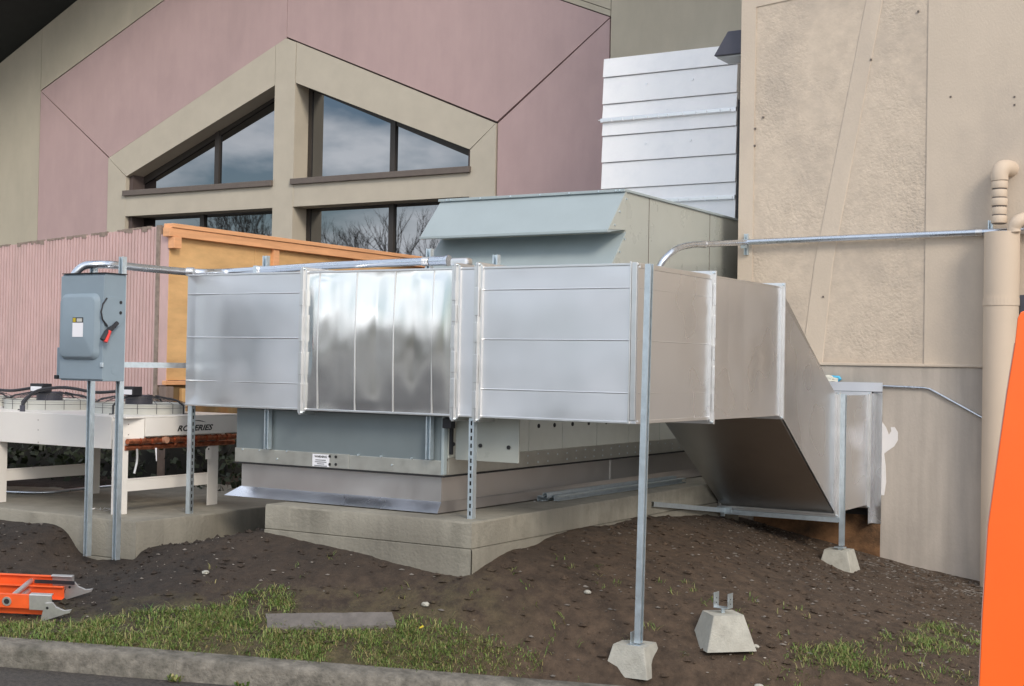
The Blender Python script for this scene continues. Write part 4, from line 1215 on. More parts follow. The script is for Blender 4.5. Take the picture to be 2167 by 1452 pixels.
mk('emblem_field', B().box(lx0 + 0.045, lx1 - 0.008, yl_ - 0.003, yl_ - 0.0015, lzm + 0.007, lz1 - 0.007), M['shroud'], dd)
# side mechanism: round plate, handle
hx = dsx1 + 0.006
hc = (-7.600, 6.968, 2.251)
cy, cz = YS + 0.085, (-7.520, 6.860, 2.229)[2]
mk('mechanism_plate', B().tube([(dsx1, cy, cz), (hx, cy, cz)], 0.115, 28), M['box'], ds, bevel=0.002)
ho = B()
for yy, zz in ((YS + 0.155, cz + 0.075), (YS + 0.155, cz - 0.0)):
    ho.tube([(hx, yy, zz), (hx + 0.004, yy, zz)], 0.012, 10)
mk('lock_hole', ho, M['hole'], ds)
hd_ = mk('handle', B().tube(smooth_path([(hx + 0.012, cy + 0.03, cz - 0.075), (hx + 0.02, cy - 0.02, cz - 0.11), (hx + 0.035, cy - 0.085, cz - 0.145), (hx + 0.035, cy - 0.125, cz - 0.20)], 5), [0.016] * 6 + [0.02] * 10, 8)
         .tube([(hx, cy - 0.06, cz + 0.10), (hx + 0.002, cy - 0.098, cz + 0.055), (hx + 0.002, cy - 0.113, cz), (hx + 0.002, cy - 0.098, cz - 0.055), (hx + 0.012, cy - 0.06, cz - 0.10)], 0.006, 8), M['black'], ds, smooth=True)
mk('handle_grip', B().tube([(hx + 0.045, cy - 0.07, cz - 0.135), (hx + 0.048, cy - 0.108, cz - 0.215)], 0.015, 8), M['red'], hd_, smooth=True)
mk('knockout', B().tube([(dsx1 + 0.0, YS + 0.12, dz0 + 0.085), (dsx1 + 0.002, YS + 0.12, dz0 + 0.085)], 0.036, 20), M['box'], ds)
lt = (-7.589, 6.860, 1.855)
mk('door_latch', B().box(lt[0] - 0.006, lt[0] + 0.02, YS - 0.012, YS + 0.0, lt[2] - 0.02, lt[2] + 0.012), M['zinc'], ds, bevel=0.002)
# second box behind
jb = thing('junction_box', (dsx0 - 0.05, 7.0, dz0 + 0.05), 'small grey box peeping out behind the left edge of the disconnect switch', 'electrical box')
jz1, jz0 = (-8.410, 7.165, 1.976)[2], (-8.402, 7.165, 1.734)[2]
jx_ = (-8.418, 7.165, 1.886)[0]
mk('enclosure', B().box(jx_, jx_ + 0.3, 7.165, 7.25, jz0, jz1), M['box'], jb, bevel=0.006)
mk('latch', B().box(jx_ - 0.006, jx_ + 0.03, 7.15, 7.164, jz0 + 0.0, jz0 + 0.03), M['black'], jb)

# ------------------------------------------------------------------ conduits
def couplings(parent, at, r):
    for p, d in at:
        p, d = Vector(p), Vector(d).normalized()
        b = B()
        for k in (-1.4, -0.5, 0.5, 1.4):
            b.tube([p + d * (k * 0.016 - 0.005), p + d * (k * 0.016 + 0.005)], r * 1.22, 12)
        b.tube([p - d * 0.03, p + d * 0.03], r * 1.1, 12)
        mk('coupling', b, M['flange'], parent, smooth=True)
c1 = thing('conduit', (-7.991, 7.000, 2.524), 'thick silver conduit bending out of the switch and running along the duct top', 'conduit')
cpts = [(-8.056, 6.980, 2.447), (-8.018, 6.980, 2.523), (-7.975, 7.020, 2.577), (-7.907, 7.080, 2.590), (-7.864, 7.200, 2.595), (-7.883, 7.500, 2.595), (-7.883, 7.950, 2.596), (-7.824, 8.100, 2.598), (-7.795, 8.340, 2.617), (-7.518, 8.370, 2.627), (-6.744, 8.370, 2.650), (-5.831, 8.370, 2.661)]
pth = smooth_path(cpts[:10], 6) + [Vector(cpts[10]), Vector(cpts[11])]
cob = mk('tube', B().tube(pth, 0.0295, 16), M['emt'], c1, smooth=True)
couplings(c1, [((-7.846, 7.980, 2.596), (1, 0.35, 0)), ((-7.483, 8.370, 2.629), (1, 0, 0)), ((-5.843, 8.370, 2.660), (1, 0, 0))], 0.0295)
mk('elbow_fitting', B().tube([(-5.801, 8.370, 2.661), (-5.649, 8.370, 2.661)], 0.036, 14).tube([(-5.658, 8.370, 2.663), (-5.641, 8.370, 2.662)], 0.042, 14), M['emt'], c1, smooth=True)
mk('fitting_cover', B().box((-5.602, 8.300, 2.661)[0], (-5.450, 8.300, 2.657)[0], 8.32, 8.41, (-5.531, 8.300, 2.615)[2], (-5.532, 8.300, 2.677)[2]), M['flange'], c1, bevel=0.02)
mk('pipe_strap', B().box((-7.509, 8.360, 2.636)[0], (-7.509, 8.360, 2.636)[0] + 0.035, 8.335, 8.41, (-7.508, 8.360, 2.598)[2], (-7.510, 8.360, 2.663)[2]), M['zinc'], c1)
c2 = thing('conduit', (-4.050, 12.840, 3.182), 'silver conduit running level across the beige wall to the tall pipe', 'conduit')
cp2 = [(-5.165, 10.900, 2.681), (-5.126, 10.900, 2.796), (-5.087, 10.950, 2.877), (-5.053, 11.100, 2.959), (-5.105, 11.500, 3.026), (-5.148, 11.900, 3.067), (-5.100, 12.840, 3.165), (-4.050, 12.840, 3.177), (-2.829, 12.840, 3.187), (-2.341, 12.840, 3.189)]
mk('tube', B().tube(smooth_path(cp2[:7], 6) + [Vector(p) for p in cp2[7:]], 0.029, 16), M['emt'], c2, smooth=True)
couplings(c2, [((-5.158, 11.900, 3.068), (0.55, 0.8, 0)), ((-2.862, 12.840, 3.186), (1, 0, 0))], 0.029)
stq = (-5.116, 12.870, 3.144)
mk('pipe_strap', channel((stq[0], 12.9, stq[2] - 0.10), X3, -Y3, Z3, 0.21).box(stq[0] - 0.03, stq[0] + 0.03, 12.80, 12.815, stq[2] - 0.04, stq[2] + 0.045), M['zinc'], c2)
stq = (-2.769, 12.870, 3.215)
mk('pipe_strap', channel((stq[0], 12.9, stq[2] - 0.08), X3, -Y3, Z3, 0.16), M['zinc'], c2)
c3 = thing('conduit', (-3.326, 12.870, 1.759), 'thin painted conduit stepping down across the foundation wall', 'conduit')
mk('tube', B().tube([Vector(p) for p in ((-3.830, 12.870, 1.773), (-3.589, 12.870, 1.768), (-3.348, 12.870, 1.763))] + smooth_path([(-3.305, 12.870, 1.755), (-3.248, 12.870, 1.730), (-2.806, 12.870, 1.498)], 3), 0.011, 10), M['emt'], c3, smooth=True)

# big painted pipe on the wall with vents
vp = thing('wall_pipe', (-2.611, 12.720, 0.192), 'fat beige painted vertical pipe standing against the wall', 'pipe')
pxa, pxb = (-2.787, 12.700, 2.289)[0], (-2.484, 12.700, 2.289)[0]
pr_ = (pxb - pxa) / 2; pcx = (pxa + pxb) / 2
ptop = (-2.647, 12.720, 3.167)[2]
mk('tube', B().tube([(pcx, 12.72, -0.3), (pcx, 12.72, ptop)], pr_, 32), M['duct_paint'], vp, smooth=True)
zst = (-2.636, 12.700, 2.546)[2]
mk('pipe_band', B().tube([(pcx, 12.72, zst - 0.035), (pcx, 12.72, zst + 0.035)], pr_ + 0.006, 32).box(pcx - pr_ - 0.03, pcx - pr_ + 0.02, 12.80, 12.83, zst - 0.035, zst + 0.0), M['duct_paint'], vp)
ve = thing('vent_elbow', (-2.664, 12.720, 3.557), 'beige vent pipe elbow with ringed couplings above the fat pipe', 'vent pipe')
vx = (-2.667, 12.740, 3.474)[0]
vz1 = (-2.670, 12.740, 3.695)[2]; vz0 = (-2.664, 12.740, 3.246)[2]
rv_ = ((-2.595, 12.740, 3.556)[0] - (-2.738, 12.740, 3.563)[0]) / 2
mk('elbow', B().tube(smooth_path([(vx, 12.74, vz1 - 0.06), (vx, 12.74, vz1), (vx + 0.015, 12.76, vz1 + 0.045), (vx + 0.04, 12.82, vz1 + 0.06), (vx + 0.06, 12.92, vz1 + 0.06)], 4), rv_ * 1.05, 20), M['duct_paint'], ve, smooth=True)
hh = vz1 - 0.06 - vz0
for k in range(5):
    za_ = vz0 + hh * k / 5 + 0.006; zc_ = vz0 + hh * (k + 1) / 5 - 0.006
    rr2 = rv_ * (0.97, 0.90, 1.0, 0.93, 1.0)[k]
    mk('coupling', B().tube([(vx, 12.74, za_), (vx, 12.74, za_ + 0.008), (vx, 12.74, zc_ - 0.01), (vx, 12.74, zc_)], [rr2 * 0.96, rr2, rr2, rr2 * 0.94], 20), M['duct_paint'], ve, smooth=True)
mk('vent_core', B().tube([(vx, 12.74, vz0), (vx, 12.74, vz1)], rv_ * 0.86, 16), M['sill'], ve)
v2 = tag(mk('vent_elbow', B().tube(smooth_path([(-2.522, 12.660, 3.157), (-2.523, 12.660, 3.199), (-2.495, 12.660, 3.248), (-2.447, 12.720, 3.282), (-2.384, 12.850, 3.296)], 5), rv_ * 0.8, 18), M['duct_paint'], smooth=True), 'smaller beige vent elbow entering the top of the fat pipe at the frame edge', 'vent pipe')
db = thing('wall_box', (-2.467, 12.800, 2.629), 'dark blue box on the wall at the right frame edge above the orange boom', 'electrical box')
q = (-2.479, 12.800, 2.608); q2 = (-2.477, 12.800, 2.452)
mk('enclosure', B().box(q[0], q[0] + 0.35, 12.72, 12.88, q2[2] - 0.3, q[2]), M['lamp'], db, bevel=0.006)
mk('slotted_strut', channel((q[0] - 0.03, 12.88, q2[2] - 0.1), X3, -Y3, Z3, q[2] - q2[2] + 0.1), M['zinc'], db)

# ------------------------------------------------------------------ screens: grooved pink fence and timber screen
YFc, XFc = 9.5, -9.62
fz = lambda x: 3.185 + (x - XFc) * 0.055
fence = thing('grooved_fence', (-11.5, YFc, 0.7), 'weathered pink grooved board fence behind the white condenser', 'fence')
fb = B(); P = []
x = -15.0; pitch = 0.0435
while x < XFc - 0.16:
    P += [(x, 0.0), (x + pitch * 0.74, 0.0), (x + pitch * 0.76, 0.024), (x + pitch * 0.98, 0.024)]
    x += pitch
for px_, d in P:
    top = fz(px_) + 0.012 * noise.noise(Vector((px_ * 7, 0, 0))) + 0.01 * noise.noise(Vector((px_ * 31, 3, 0)))
    fb.v += [(px_, YFc + d, 0.5), (px_, YFc + d, top - 0.05), (px_, YFc + d, top)]
for i in range(len(P) - 1):
    a = i * 3; c = a + 3
    fb.f += [(a, c, c + 1, a + 1), (a + 1, c + 1, c + 2, a + 2)]
o_ = mk('grooved_sheet', fb, M['fence_pink'], fence, keepnormals=True)
md = o_.modifiers.new('thick', 'SOLIDIFY'); md.thickness = 0.012; md.offset = -1
# peeled patches along the top edge
wb = B()
xx = -14.9
while xx < XFc - 0.25:
    l = random.uniform(0.02, 0.09)
    if random.random() < 0.8:
        h_ = random.uniform(0.004, 0.05) * random.random()
        wb.box(xx, xx + l, YFc - 0.004, YFc + 0.016, fz(xx) - h_, fz(xx) + 0.014)
    xx += l
mk('worn_edge', wb, M['fence_worn'], fence)
mk('end_trim', B().box(XFc - 0.165, XFc - 0.115, YFc - 0.012, YFc + 0.03, 0.5, fz(XFc) + 0.0), M['fence_worn'], fence)['label'] = 'bare brown trim'
mk('end_trim', B().box(XFc - 0.113, XFc - 0.004, YFc - 0.006, YFc + 0.02, 1.65, fz(XFc) - 0.09), M['fence_pink'], fence)
mk('skirt_board', B().box(-15, XFc - 0.05, YFc - 0.03, YFc - 0.014, 0.5, 1.33), M['skirt'], fence)  # added board, black in place of the shade behind the legs
mk('fence_post', B().box(XFc - 0.15, XFc - 0.03, YFc + 0.021, YFc + 0.12, 0.5, 3.1), M['greypost'], fence)

scr = thing('timber_screen', (XFc, 11.5, 0.7), 'new orange plywood and lumber screen wall running back behind the duct', 'fence')
zt2 = 3.195
mk('top_plate', B().box(XFc - 0.03, XFc + 0.062, YFc - 0.06, 14.6, zt2 - 0.125, zt2 - 0.042), M['lumber'], scr, bevel=0.003)
mk('top_plate', B().box(XFc - 0.05, XFc + 0.075, YFc - 0.03, 14.6, zt2 - 0.040, zt2), M['lumber'], scr, bevel=0.003)
mk('cleat', B().box(XFc + 0.001, XFc + 0.08, YFc - 0.02, YFc + 0.08, zt2 - 0.235, zt2 - 0.127), M['lumber'], scr, bevel=0.003)
for k, (a, c) in enumerate(((YFc + 0.0, YFc + 1.2), (YFc + 1.203, YFc + 2.4), (YFc + 2.403, YFc + 3.6), (YFc + 3.603, YFc + 4.9))):
    mk('plywood_sheet', B().box(XFc - 0.018, XFc, a, c, 1.70, zt2 - 0.086), M['ply'], scr, bevel=0.002)
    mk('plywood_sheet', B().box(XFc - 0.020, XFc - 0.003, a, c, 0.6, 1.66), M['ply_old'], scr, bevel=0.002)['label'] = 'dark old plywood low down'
for px_ in ((-9.570, 10.991, 3.010), (-9.570, 12.357, 3.036)):
    mk('stud', B().box(XFc + 0.001, XFc + 0.040, px_[1] - 0.045, px_[1] + 0.045, 1.7, zt2 - 0.127), M['lumber'], scr, bevel=0.003)
mk('low_post', B().box(XFc - 0.05, XFc + 0.05, YFc - 0.05, YFc + 0.045, 0.55, 1.64), M['greypost'], scr, bevel=0.003)
mk('low_post', B().box(XFc + 0.0, XFc + 0.04, YFc + 0.17, YFc + 0.24, 0.55, 1.62), M['ply'], scr, bevel=0.003)
mk('skirt_board', B().box(XFc + 0.052, XFc + 0.07, YFc - 0.05, 14.0, 0.5, 1.36), M['skirt'], scr)  # second added board, same painted shade along the timber screen
mk('rim_board', B().box(XFc - 0.02, XFc + 0.03, YFc - 0.04, 14.4, 1.655, 1.695), M['lumber'], scr, bevel=0.003)

# ------------------------------------------------------------------ white condenser on legs
cu_ = thing('condenser_unit', (-9.2, 8.1, 0.704), 'white flat condenser with fans on top, standing on four legs', 'condenser')
CX1 = -7.955; CY0 = 7.43; CY1 = 8.72; CZ0 = 1.203; CZ1 = 1.452
CXR = -12.6
cab = mk('cabinet', B().prism([(CXR, CY0, CZ0), (CX1 - 0.14, CY0, CZ0), (CX1 - 0.14, CY0, CZ1), (CXR, CY0, CZ1)], (0, 0.012, 0))
         .box(CXR, CX1 - 0.0, CY0 + 0.0125, CY1, CZ1 - 0.012, CZ1)
         .box(CXR, CX1 - 0.16, CY0 + 0.2, CY1 - 0.02, CZ0 + 0.06, CZ1 - 0.02), M['white'], cu_, bevel=0.003)
rc = mk('end_panel', B().box(CX1 - 0.012, CX1, CY0 + 0.215, CY1 + 0.005, 1.297, CZ1 - 0.013), M['white'], cu_, bevel=0.003)
mk('corner_panel', B().hexa([(CX1 - 0.135, CY0 + 0.0, 1.275), (CX1 - 0.002, CY0 + 0.205, 1.285), (CX1 - 0.012, CY0 + 0.215, 1.285), (CX1 - 0.145, CY0 + 0.012, 1.275),
                             (CX1 - 0.135, CY0 + 0.0, CZ1 - 0.013), (CX1 - 0.002, CY0 + 0.205, CZ1 - 0.013), (CX1 - 0.012, CY0 + 0.215, CZ1 - 0.013), (CX1 - 0.145, CY0 + 0.012, CZ1 - 0.013)]), M['white'], cu_)
LGX = -8.02
lg = [(LGX, CY0), (LGX, 8.50), (-9.42, CY0), (-9.42, 8.50), (-10.9, CY0), (-10.9, 8.50)]
for (lx, ly) in lg:
    # angle leg: two plates
    b = B().box(lx - 0.055, lx + 0.0, ly - 0.006, ly + 0.0, 0.704, 1.42 if ly < 8 else 1.22).box(lx - 0.0, lx + 0.006, ly - 0.006, ly + 0.10, 0.704, 1.30 if ly < 8 else 1.22)
    if ly > 8: b = B().box(lx - 0.0, lx + 0.006, ly - 0.10, ly + 0.02, 0.704, 1.22).box(lx - 0.06, lx, ly + 0.014, ly + 0.02, 0.704, 1.22)
    mk('leg', b, M['white'], cu_, bevel=0.001)
for lx in (LGX, -9.42, -10.9):
    mk('cross_rail', B().box(lx - 0.030, lx - 0.001, CY0 + 0.01, 8.50, 0.875, 0.965).box(lx - 0.034, lx + 0.003, CY0 + 0.01, 8.50, 0.962, 0.972), M['white'], cu_, bevel=0.002)
cs = B()
for q in ((-8.927, 7.430, 1.396), (-8.925, 7.430, 1.317), (-8.921, 7.430, 1.219), (-7.912, 7.430, 1.400), (-7.910, 7.430, 1.321)):
    cs.tube([(q[0], CY0 - 0.003, q[2]), (q[0], CY0 + 0.003, q[2])], 0.004, 6)
mk('screws', cs, M['sill'], cu_)
# header pipes below the end panel
for k, (zz, yy, rr3, xo) in enumerate(((1.262, CY0 + 0.06, 0.022, -0.03), (1.212, CY0 + 0.06, 0.021, -0.06))):
    mk('copper_pipe', B().tube([(CX1 + xo, yy, zz), (CX1 + xo, CY1 - 0.02, zz)], rr3, 12), M['copper'], cu_, smooth=True)
cbp = B()
for k in range(9):
    y = CY0 + 0.2 + k * 0.12
    cbp.tube([(CX1 - 0.03, y, 1.235 + 0.02 * random.uniform(-1, 1)), (CX1 - 0.012, y + 0.03, 1.285)], 0.010, 8)
    cbp.tube([(CX1 - 0.025, y - 0.02, 1.262), (CX1 - 0.025, y + 0.015, 1.262)], 0.027, 10)
mk('pipe_fittings', cbp, M['copper'], cu_, smooth=True)
q = (-7.950, 7.858, 1.264)
mk('pipe_cap', B().tube([(CX1 - 0.03, q[1], q[2]), (CX1 + 0.02, q[1], q[2])], 0.026, 16), M['copper_cap'], cu_, smooth=True)
q0 = (-7.980, 7.586, 1.204); q1 = (-7.980, 7.563, 1.015)
mk('flexible_pipe', B().tube(smooth_path([q0, (-7.980, 7.589, 1.112), q1], 5), 0.009, 8), M['alu'], cu_, smooth=True)
q0 = (-7.980, 7.783, 1.203); q1 = (-7.980, 7.792, 1.099)
mk('wire_tail', B().tube([q0, q1], [0.008, 0.003], 8), M['label'], cu_)
tq0 = (-7.930, 8.286, 1.188); tq1 = (-7.930, 8.354, 1.092)
tg = mk('hang_tag', B().prism([(-7.935, tq0[1], tq1[2]), (-7.935, tq1[1], tq1[2]), (-7.935, tq1[1], tq0[2] - 0.02), (-7.935, tq1[1] - 0.015, tq0[2]), (-7.935, tq0[1] + 0.015, tq0[2]), (-7.935, tq0[1], tq0[2] - 0.02)], (0.002, 0, 0)), M['white'], cu_)
mk('tag_hole', B().tube([(-7.9335, (tq0[1] + tq1[1]) / 2, tq0[2] - 0.014), (-7.932, (tq0[1] + tq1[1]) / 2, tq0[2] - 0.014)], 0.008, 10), M['hole'], tg)
# lettering RC SERIES with a swoosh
ta = (-7.955, 7.984, 1.331); tb_ = (-7.955, 8.389, 1.345)
text_mesh('lettering', 'RC SERIES', 0.062, M['ink'], rc, (CX1 + 0.001, ta[1], ta[2] - 0.002), Y3, Z3, shear=0.35, bold=0.0022, width=tb_[1] - ta[1])
sw = B()
pts_t = []; pts_b = []
for k in range(13):
    t = k / 12
    y = ta[1] + (tb_[1] - ta[1]) * (0.42 + 0.38 * t)
    z = ta[2] + 0.060 + 0.016 * math.sin(math.pi * (0.35 + 0.65 * t)) 
    pts_t.append((CX1 + 0.0012, y, z + 0.005 * math.sin(math.pi * t))); pts_b.append((CX1 + 0.0012, y, z - 0.003 * math.sin(math.pi * t)))
for k in range(12):
    sw.quad(pts_b[k], pts_b[k + 1], pts_t[k + 1], pts_t[k])
mk('swoosh', sw, M['ink'], rc)
# fans
def fan(cx, cy, r, lab=None):
    sh = mk('fan_shroud', B().tube([(cx, cy, CZ1), (cx, cy, CZ1 + 0.075)], r, 40, cap=False).tube([(cx, cy, CZ1), (cx, cy, CZ1 + 0.075)], r - 0.012, 40, cap=False), M['shroud'], cu_, smooth=True)
    mk('rim', B().tube([(cx + r * math.cos(a), cy + r * math.sin(a), CZ1 + 0.075) for a in [2 * math.pi * i / 40 for i in range(41)]], 0.008, 6, cap=False), M['shroud'], sh, smooth=True)
    w = B()
    for i in range(16):
        a = 2 * math.pi * i / 16
        c, s = math.cos(a), math.sin(a)
        w.tube([(cx + c * (r + 0.012), cy + s * (r + 0.012), CZ1 + 0.005), (cx + c * (r + 0.012), cy + s * (r + 0.012), CZ1 + 0.085), (cx + c * 0.7 * r, cy + s * 0.7 * r, CZ1 + 0.125), (cx + c * 0.2 * r, cy + s * 0.2 * r, CZ1 + 0.14)], 0.0022, 5)
    for rr4, zz in ((0.35, 0.137), (0.55, 0.132), (0.72, 0.124), (0.86, 0.108), (1.035, 0.085), (1.04, 0.05)):
        w.tube([(cx + r * rr4 * math.cos(a), cy + r * rr4 * math.sin(a), CZ1 + zz) for a in [2 * math.pi * i / 36 for i in range(37)]], 0.002, 4, cap=False)
    mk('guard', w, M['wire'], sh)
    for a in (0.0, math.pi / 2, math.pi, 3 * math.pi / 2):
        a += 0.3
        c, s = math.cos(a), math.sin(a)
        e = Vector((cx + c * (r + 0.03), cy + s * (r + 0.03), CZ1))
        br = B().tube([e + Vector((c * 0.05, s * 0.05, 0.002)), e, e + Vector((0, 0, 0.07)), e + Vector((-c * 0.06, -s * 0.06, 0.11)), Vector((cx + c * 0.15, cy + s * 0.15, CZ1 + 0.145))], 0.008, 8)
        mk('motor_mount', br, M['black'], sh, smooth=True)
    mk('motor', B().tube([(cx, cy, CZ1 + 0.04), (cx, cy, CZ1 + 0.15)], 0.11, 20), M['lamp'], sh, smooth=True)
    bx0 = (cx + 0.03, cy - 0.12)
    mb = mk('motor_box', B().box(bx0[0] - 0.08, bx0[0] + 0.08, bx0[1] - 0.05, bx0[1] + 0.05, CZ1 + 0.15, CZ1 + 0.22), M['black'], sh, bevel=0.004)
    mk('motor_label', B().box(bx0[0] - 0.068, bx0[0] + 0.068, bx0[1] - 0.053, bx0[1] - 0.051, CZ1 + 0.155, CZ1 + 0.195), M['label'], mb)
    # looping cable to the deck
    p0 = Vector((cx - 0.09, cy - 0.12, CZ1 + 0.185)); 
    return sh
fy = 8.12
f1c = (-8.552, 8.120, 1.486); f2c = (-9.628, 8.120, 1.481)
fr = 0.375
fan(f1c[0] + 0.02, fy, fr)
fan(f2c[0] + 0.01, fy, fr)
fan(f2c[0] + 0.01 - (f1c[0] - f2c[0]) , fy, fr)
def cable(pts, r, parent):
    mk('cable', B().tube(smooth_path(pts, 6), r, 8), M['black'], parent, smooth=True)
cable([(f1c[0] - 0.07, 8.0, CZ1 + 0.18), (f1c[0] - 0.25, 7.9, CZ1 + 0.165), (f1c[0] - 0.45, 7.75, CZ1 + 0.20), (f1c[0] - 0.62, 7.62, CZ1 + 0.17), (f1c[0] - 0.69, 7.55, CZ1 + 0.08), (f1c[0] - 0.69, 7.53, CZ1)], 0.013, cu_)
cable([(f2c[0] - 0.07, 8.0, CZ1 + 0.18), (f2c[0] - 0.3, 7.95, CZ1 + 0.15), (f2c[0] - 0.6, 7.9, CZ1 + 0.165), (f2c[0] - 1.0, 7.9, CZ1 + 0.16)], 0.013, cu_)
mk('cable_gland', B().tube([(f1c[0] - 0.69, 7.53, CZ1), (f1c[0] - 0.69, 7.53, CZ1 + 0.05)], 0.022, 8), M['lamp'], cu_)

# bent shiny tube lying on the lower pad
tag(mk('loose_tube', B().tube(smooth_path([(-10.338, 7.900, 0.722), (-9.929, 7.974, 0.722), (-9.664, 8.158, 0.722), (-9.587, 8.402, 0.735), (-9.489, 8.775, 0.750)], 6), 0.013, 10), M['emt'], smooth=True), 'bent shiny tube lying on the lower pad beneath the condenser', 'tube')
# crumpled foil scraps
def scrap(q, r, n, label, m):
    b = B()
    for k in range(n):
        c = Vector(q) + Vector((random.uniform(-r, r) * 1.6, random.uniform(-r, r), random.uniform(0.001, 0.008)))
        d1_ = Vector((random.uniform(-1, 1), random.uniform(-1, 1), random.uniform(-0.3, 0.6))).normalized() * r * 0.35
        d2_ = Vector((random.uniform(-1, 1), random.uniform(-1, 1), random.uniform(-0.3, 0.3))).normalized() * r * 0.3
        b.prism([tuple(c - d1_), tuple(c + d2_), tuple(c + d1_), tuple(c - d2_ * 0.4)], (0, 0, 0.0015))
    return tag(mk('foil_scrap', b, m), label, 'scrap')
scrap((-8.346, 7.612, 0.706), 0.05, 16, 'crumpled foil scrap on the lower pad between the disconnect posts', M['alu'])
scrap((-7.932, 8.021, 0.706), 0.015, 4, 'tiny foil scrap on the lower pad left of the slotted post', M['alu'])
scrap((-5.307, 9.101, 0.861), 0.012, 3, 'tiny white scrap on the taller pad at the end of the loose channels', M['label'])

# ivy in the dark behind the condenser
iv = B()
for k in range(2600):
    x = random.uniform(-14.5, -7.2); y = random.uniform(9.0, 9.42) if x < -9.6 else random.uniform(9.3, 10.2)
    z = 0.62 + random.random() ** 1.4 * 0.55
    c = Vector((x, y, z)); s = random.uniform(0.02, 0.045)
    u = Vector((random.uniform(-1, 1), random.uniform(-1, 1), random.uniform(-1, 1))).normalized() * s
    v = Vector((random.uniform(-1, 1), random.uniform(-1, 1), random.uniform(-1, 1))).normalized() * s
    iv.quad(c - u, c - v, c + u, c + v)
struct('ivy', iv, M['leaf_dark'], kind='stuff', keepnormals=True)

# ------------------------------------------------------------------ ladder on the soil at lower left
la = Vector((-7.049, 6.163, 0.238)); lb2 = Vector((-7.337, 5.843, 0.214))
lad = thing('extension_ladder', tuple(la), 'orange fibreglass extension ladder with metal feet lying on the soil', 'ladder')
end_n = Vector((-7.125, 6.039, 0.220)); lef_n = Vector((-7.549, 5.792, 0.231)); far_n = Vector((-7.372, 6.441, 0.296))
U = (lef_n - end_n).normalized()
Wd = far_n - end_n; Wd = (Wd - U * Wd.dot(U)); WL = Wd.length; Wd.normalize()
WL = 0.42
N = U.cross(Wd); N = N if N.z > 0 else -N
O = end_n + N * 0.005
RH = 0.088
def rail(o, l0, l1, w0, n0, name='rail', side=1):
    b = B()
    b.obox(O, U, Wd, N, l0, l1, w0, w0 + 0.004, n0, n0 + RH)
    b.obox(O, U, Wd, N, l0, l1, w0, w0 + 0.030 * side if side > 0 else w0 + 0.004, n0, n0 + 0.004) if side > 0 else b.obox(O, U, Wd, N, l0, l1, w0 - 0.026, w0 + 0.004, n0, n0 + 0.004)
    b.obox(O, U, Wd, N, l0, l1, w0, w0 + 0.030, n0 + RH - 0.004, n0 + RH) if side > 0 else b.obox(O, U, Wd, N, l0, l1, w0 - 0.026, w0 + 0.004, n0 + RH - 0.004, n0 + RH)
    return mk(name, b, M['fiberglass'], lad, bevel=0.0015)
rail(O, 0.10, 4.0, 0.0, 0.055, side=1)
rail(O, 0.10, 4.0, WL, 0.055, side=-1)
rail(O, 0.02, 4.0, 0.05, 0.0, 'lower_rail', side=1)
rail(O, 0.02, 4.0, WL - 0.05, 0.0, 'lower_rail', side=-1)
for k, d in enumerate((0.26, 0.565, 0.87, 1.17)):
    for nz_, dd_ in ((0.10, 0.0), (0.045, 0.05)):
        p = O + U * (d) + N * nz_
        mk('rung', B().tube([p + Wd * (dd_ + 0.001), p + Wd * (WL - dd_ + 0.002)], 0.017, 12), M['alu'], lad, smooth=True)
    ring_ = B()
    p = O + U * d + N * 0.10
    ring_.tube([p - Wd * 0.006, p + Wd * 0.0], 0.030, 16)
    mk('rung_ring', ring_, M['alu'], lad)
    mk('rung_socket', B().tube([p - Wd * 0.0075, p - Wd * 0.0062], 0.018, 12), M['hole'], lad)
for w0, sd in ((0.0, 1), (WL, -1)):
    # end boot and pivoting shoe with claw
    bt = B().obox(O, U, Wd, N, -0.03, 0.115, w0 - 0.006, w0 + 0.008, 0.050, 0.150).obox(O, U, Wd, N, -0.03, 0.115, min(w0, w0 + sd * 0.036), max(w0, w0 + sd * 0.036), 0.146, 0.152)
    boot = mk('end_boot', bt, M['alu'], lad, bevel=0.002)
    pt = lambda a, n: tuple(O + U * a + Wd * (w0 - 0.012) + N * n)
    sh = B().prism([pt(0.04, -0.025), pt(0.035, 0.01), pt(0.01, 0.10), pt(-0.035, 0.105), pt(-0.06, 0.075), pt(-0.11, 0.055), pt(-0.155, 0.062), pt(-0.165, 0.075), pt(-0.15, 0.045)], Wd * 0.018)
    mk('shoe', sh, M['alu'], boot)
    mk('shoe_pin', B().tube([pt(-0.005, 0.07), tuple(Vector(pt(-0.005, 0.07)) - Wd * 0.004)], 0.009, 8), M['hole'], boot)
mk('rung_brace', B().obox(O, U, Wd, N, -0.05, 0.22, WL - 0.05, WL - 0.045, 0.10, 0.125), M['black'], lad)

# ------------------------------------------------------------------ board in the grass
ba, bb2, bc, bd = [Vector(v) for v in ((-5.938, 6.779, 0.261), (-5.242, 7.198, 0.286), (-5.158, 7.132, 0.223), (-5.839, 6.687, 0.196))]
bo_ = B(); NB = 24
top = []
n0 = 0
u_ = (bc - bd); v_ = (ba - bd)
for i in range(NB + 1):
    for j in range(5):
        f, g = i / NB, j / 4
        p = bd.lerp(bc, f).lerp(ba.lerp(bb2, f), g)
        p = Vector((p.x, p.y, 0)) + Z3 * (bd.z * (1 - f) * (1 - g) + bc.z * f * (1 - g) + ba.z * (1 - f) * g + bb2.z * f * g + 0.014)
        p.z += 0.003 * noise.noise(Vector((f * 4, g * 14, 2))) + (0.004 * noise.noise(Vector((f * 30, g * 3, 0))))
        e = 0.006 * noise.noise(Vector((f * 20, g * 5, 7)))
        bo_.v.append(tuple(p + v_.normalized() * e))
nv = len(bo_.v)
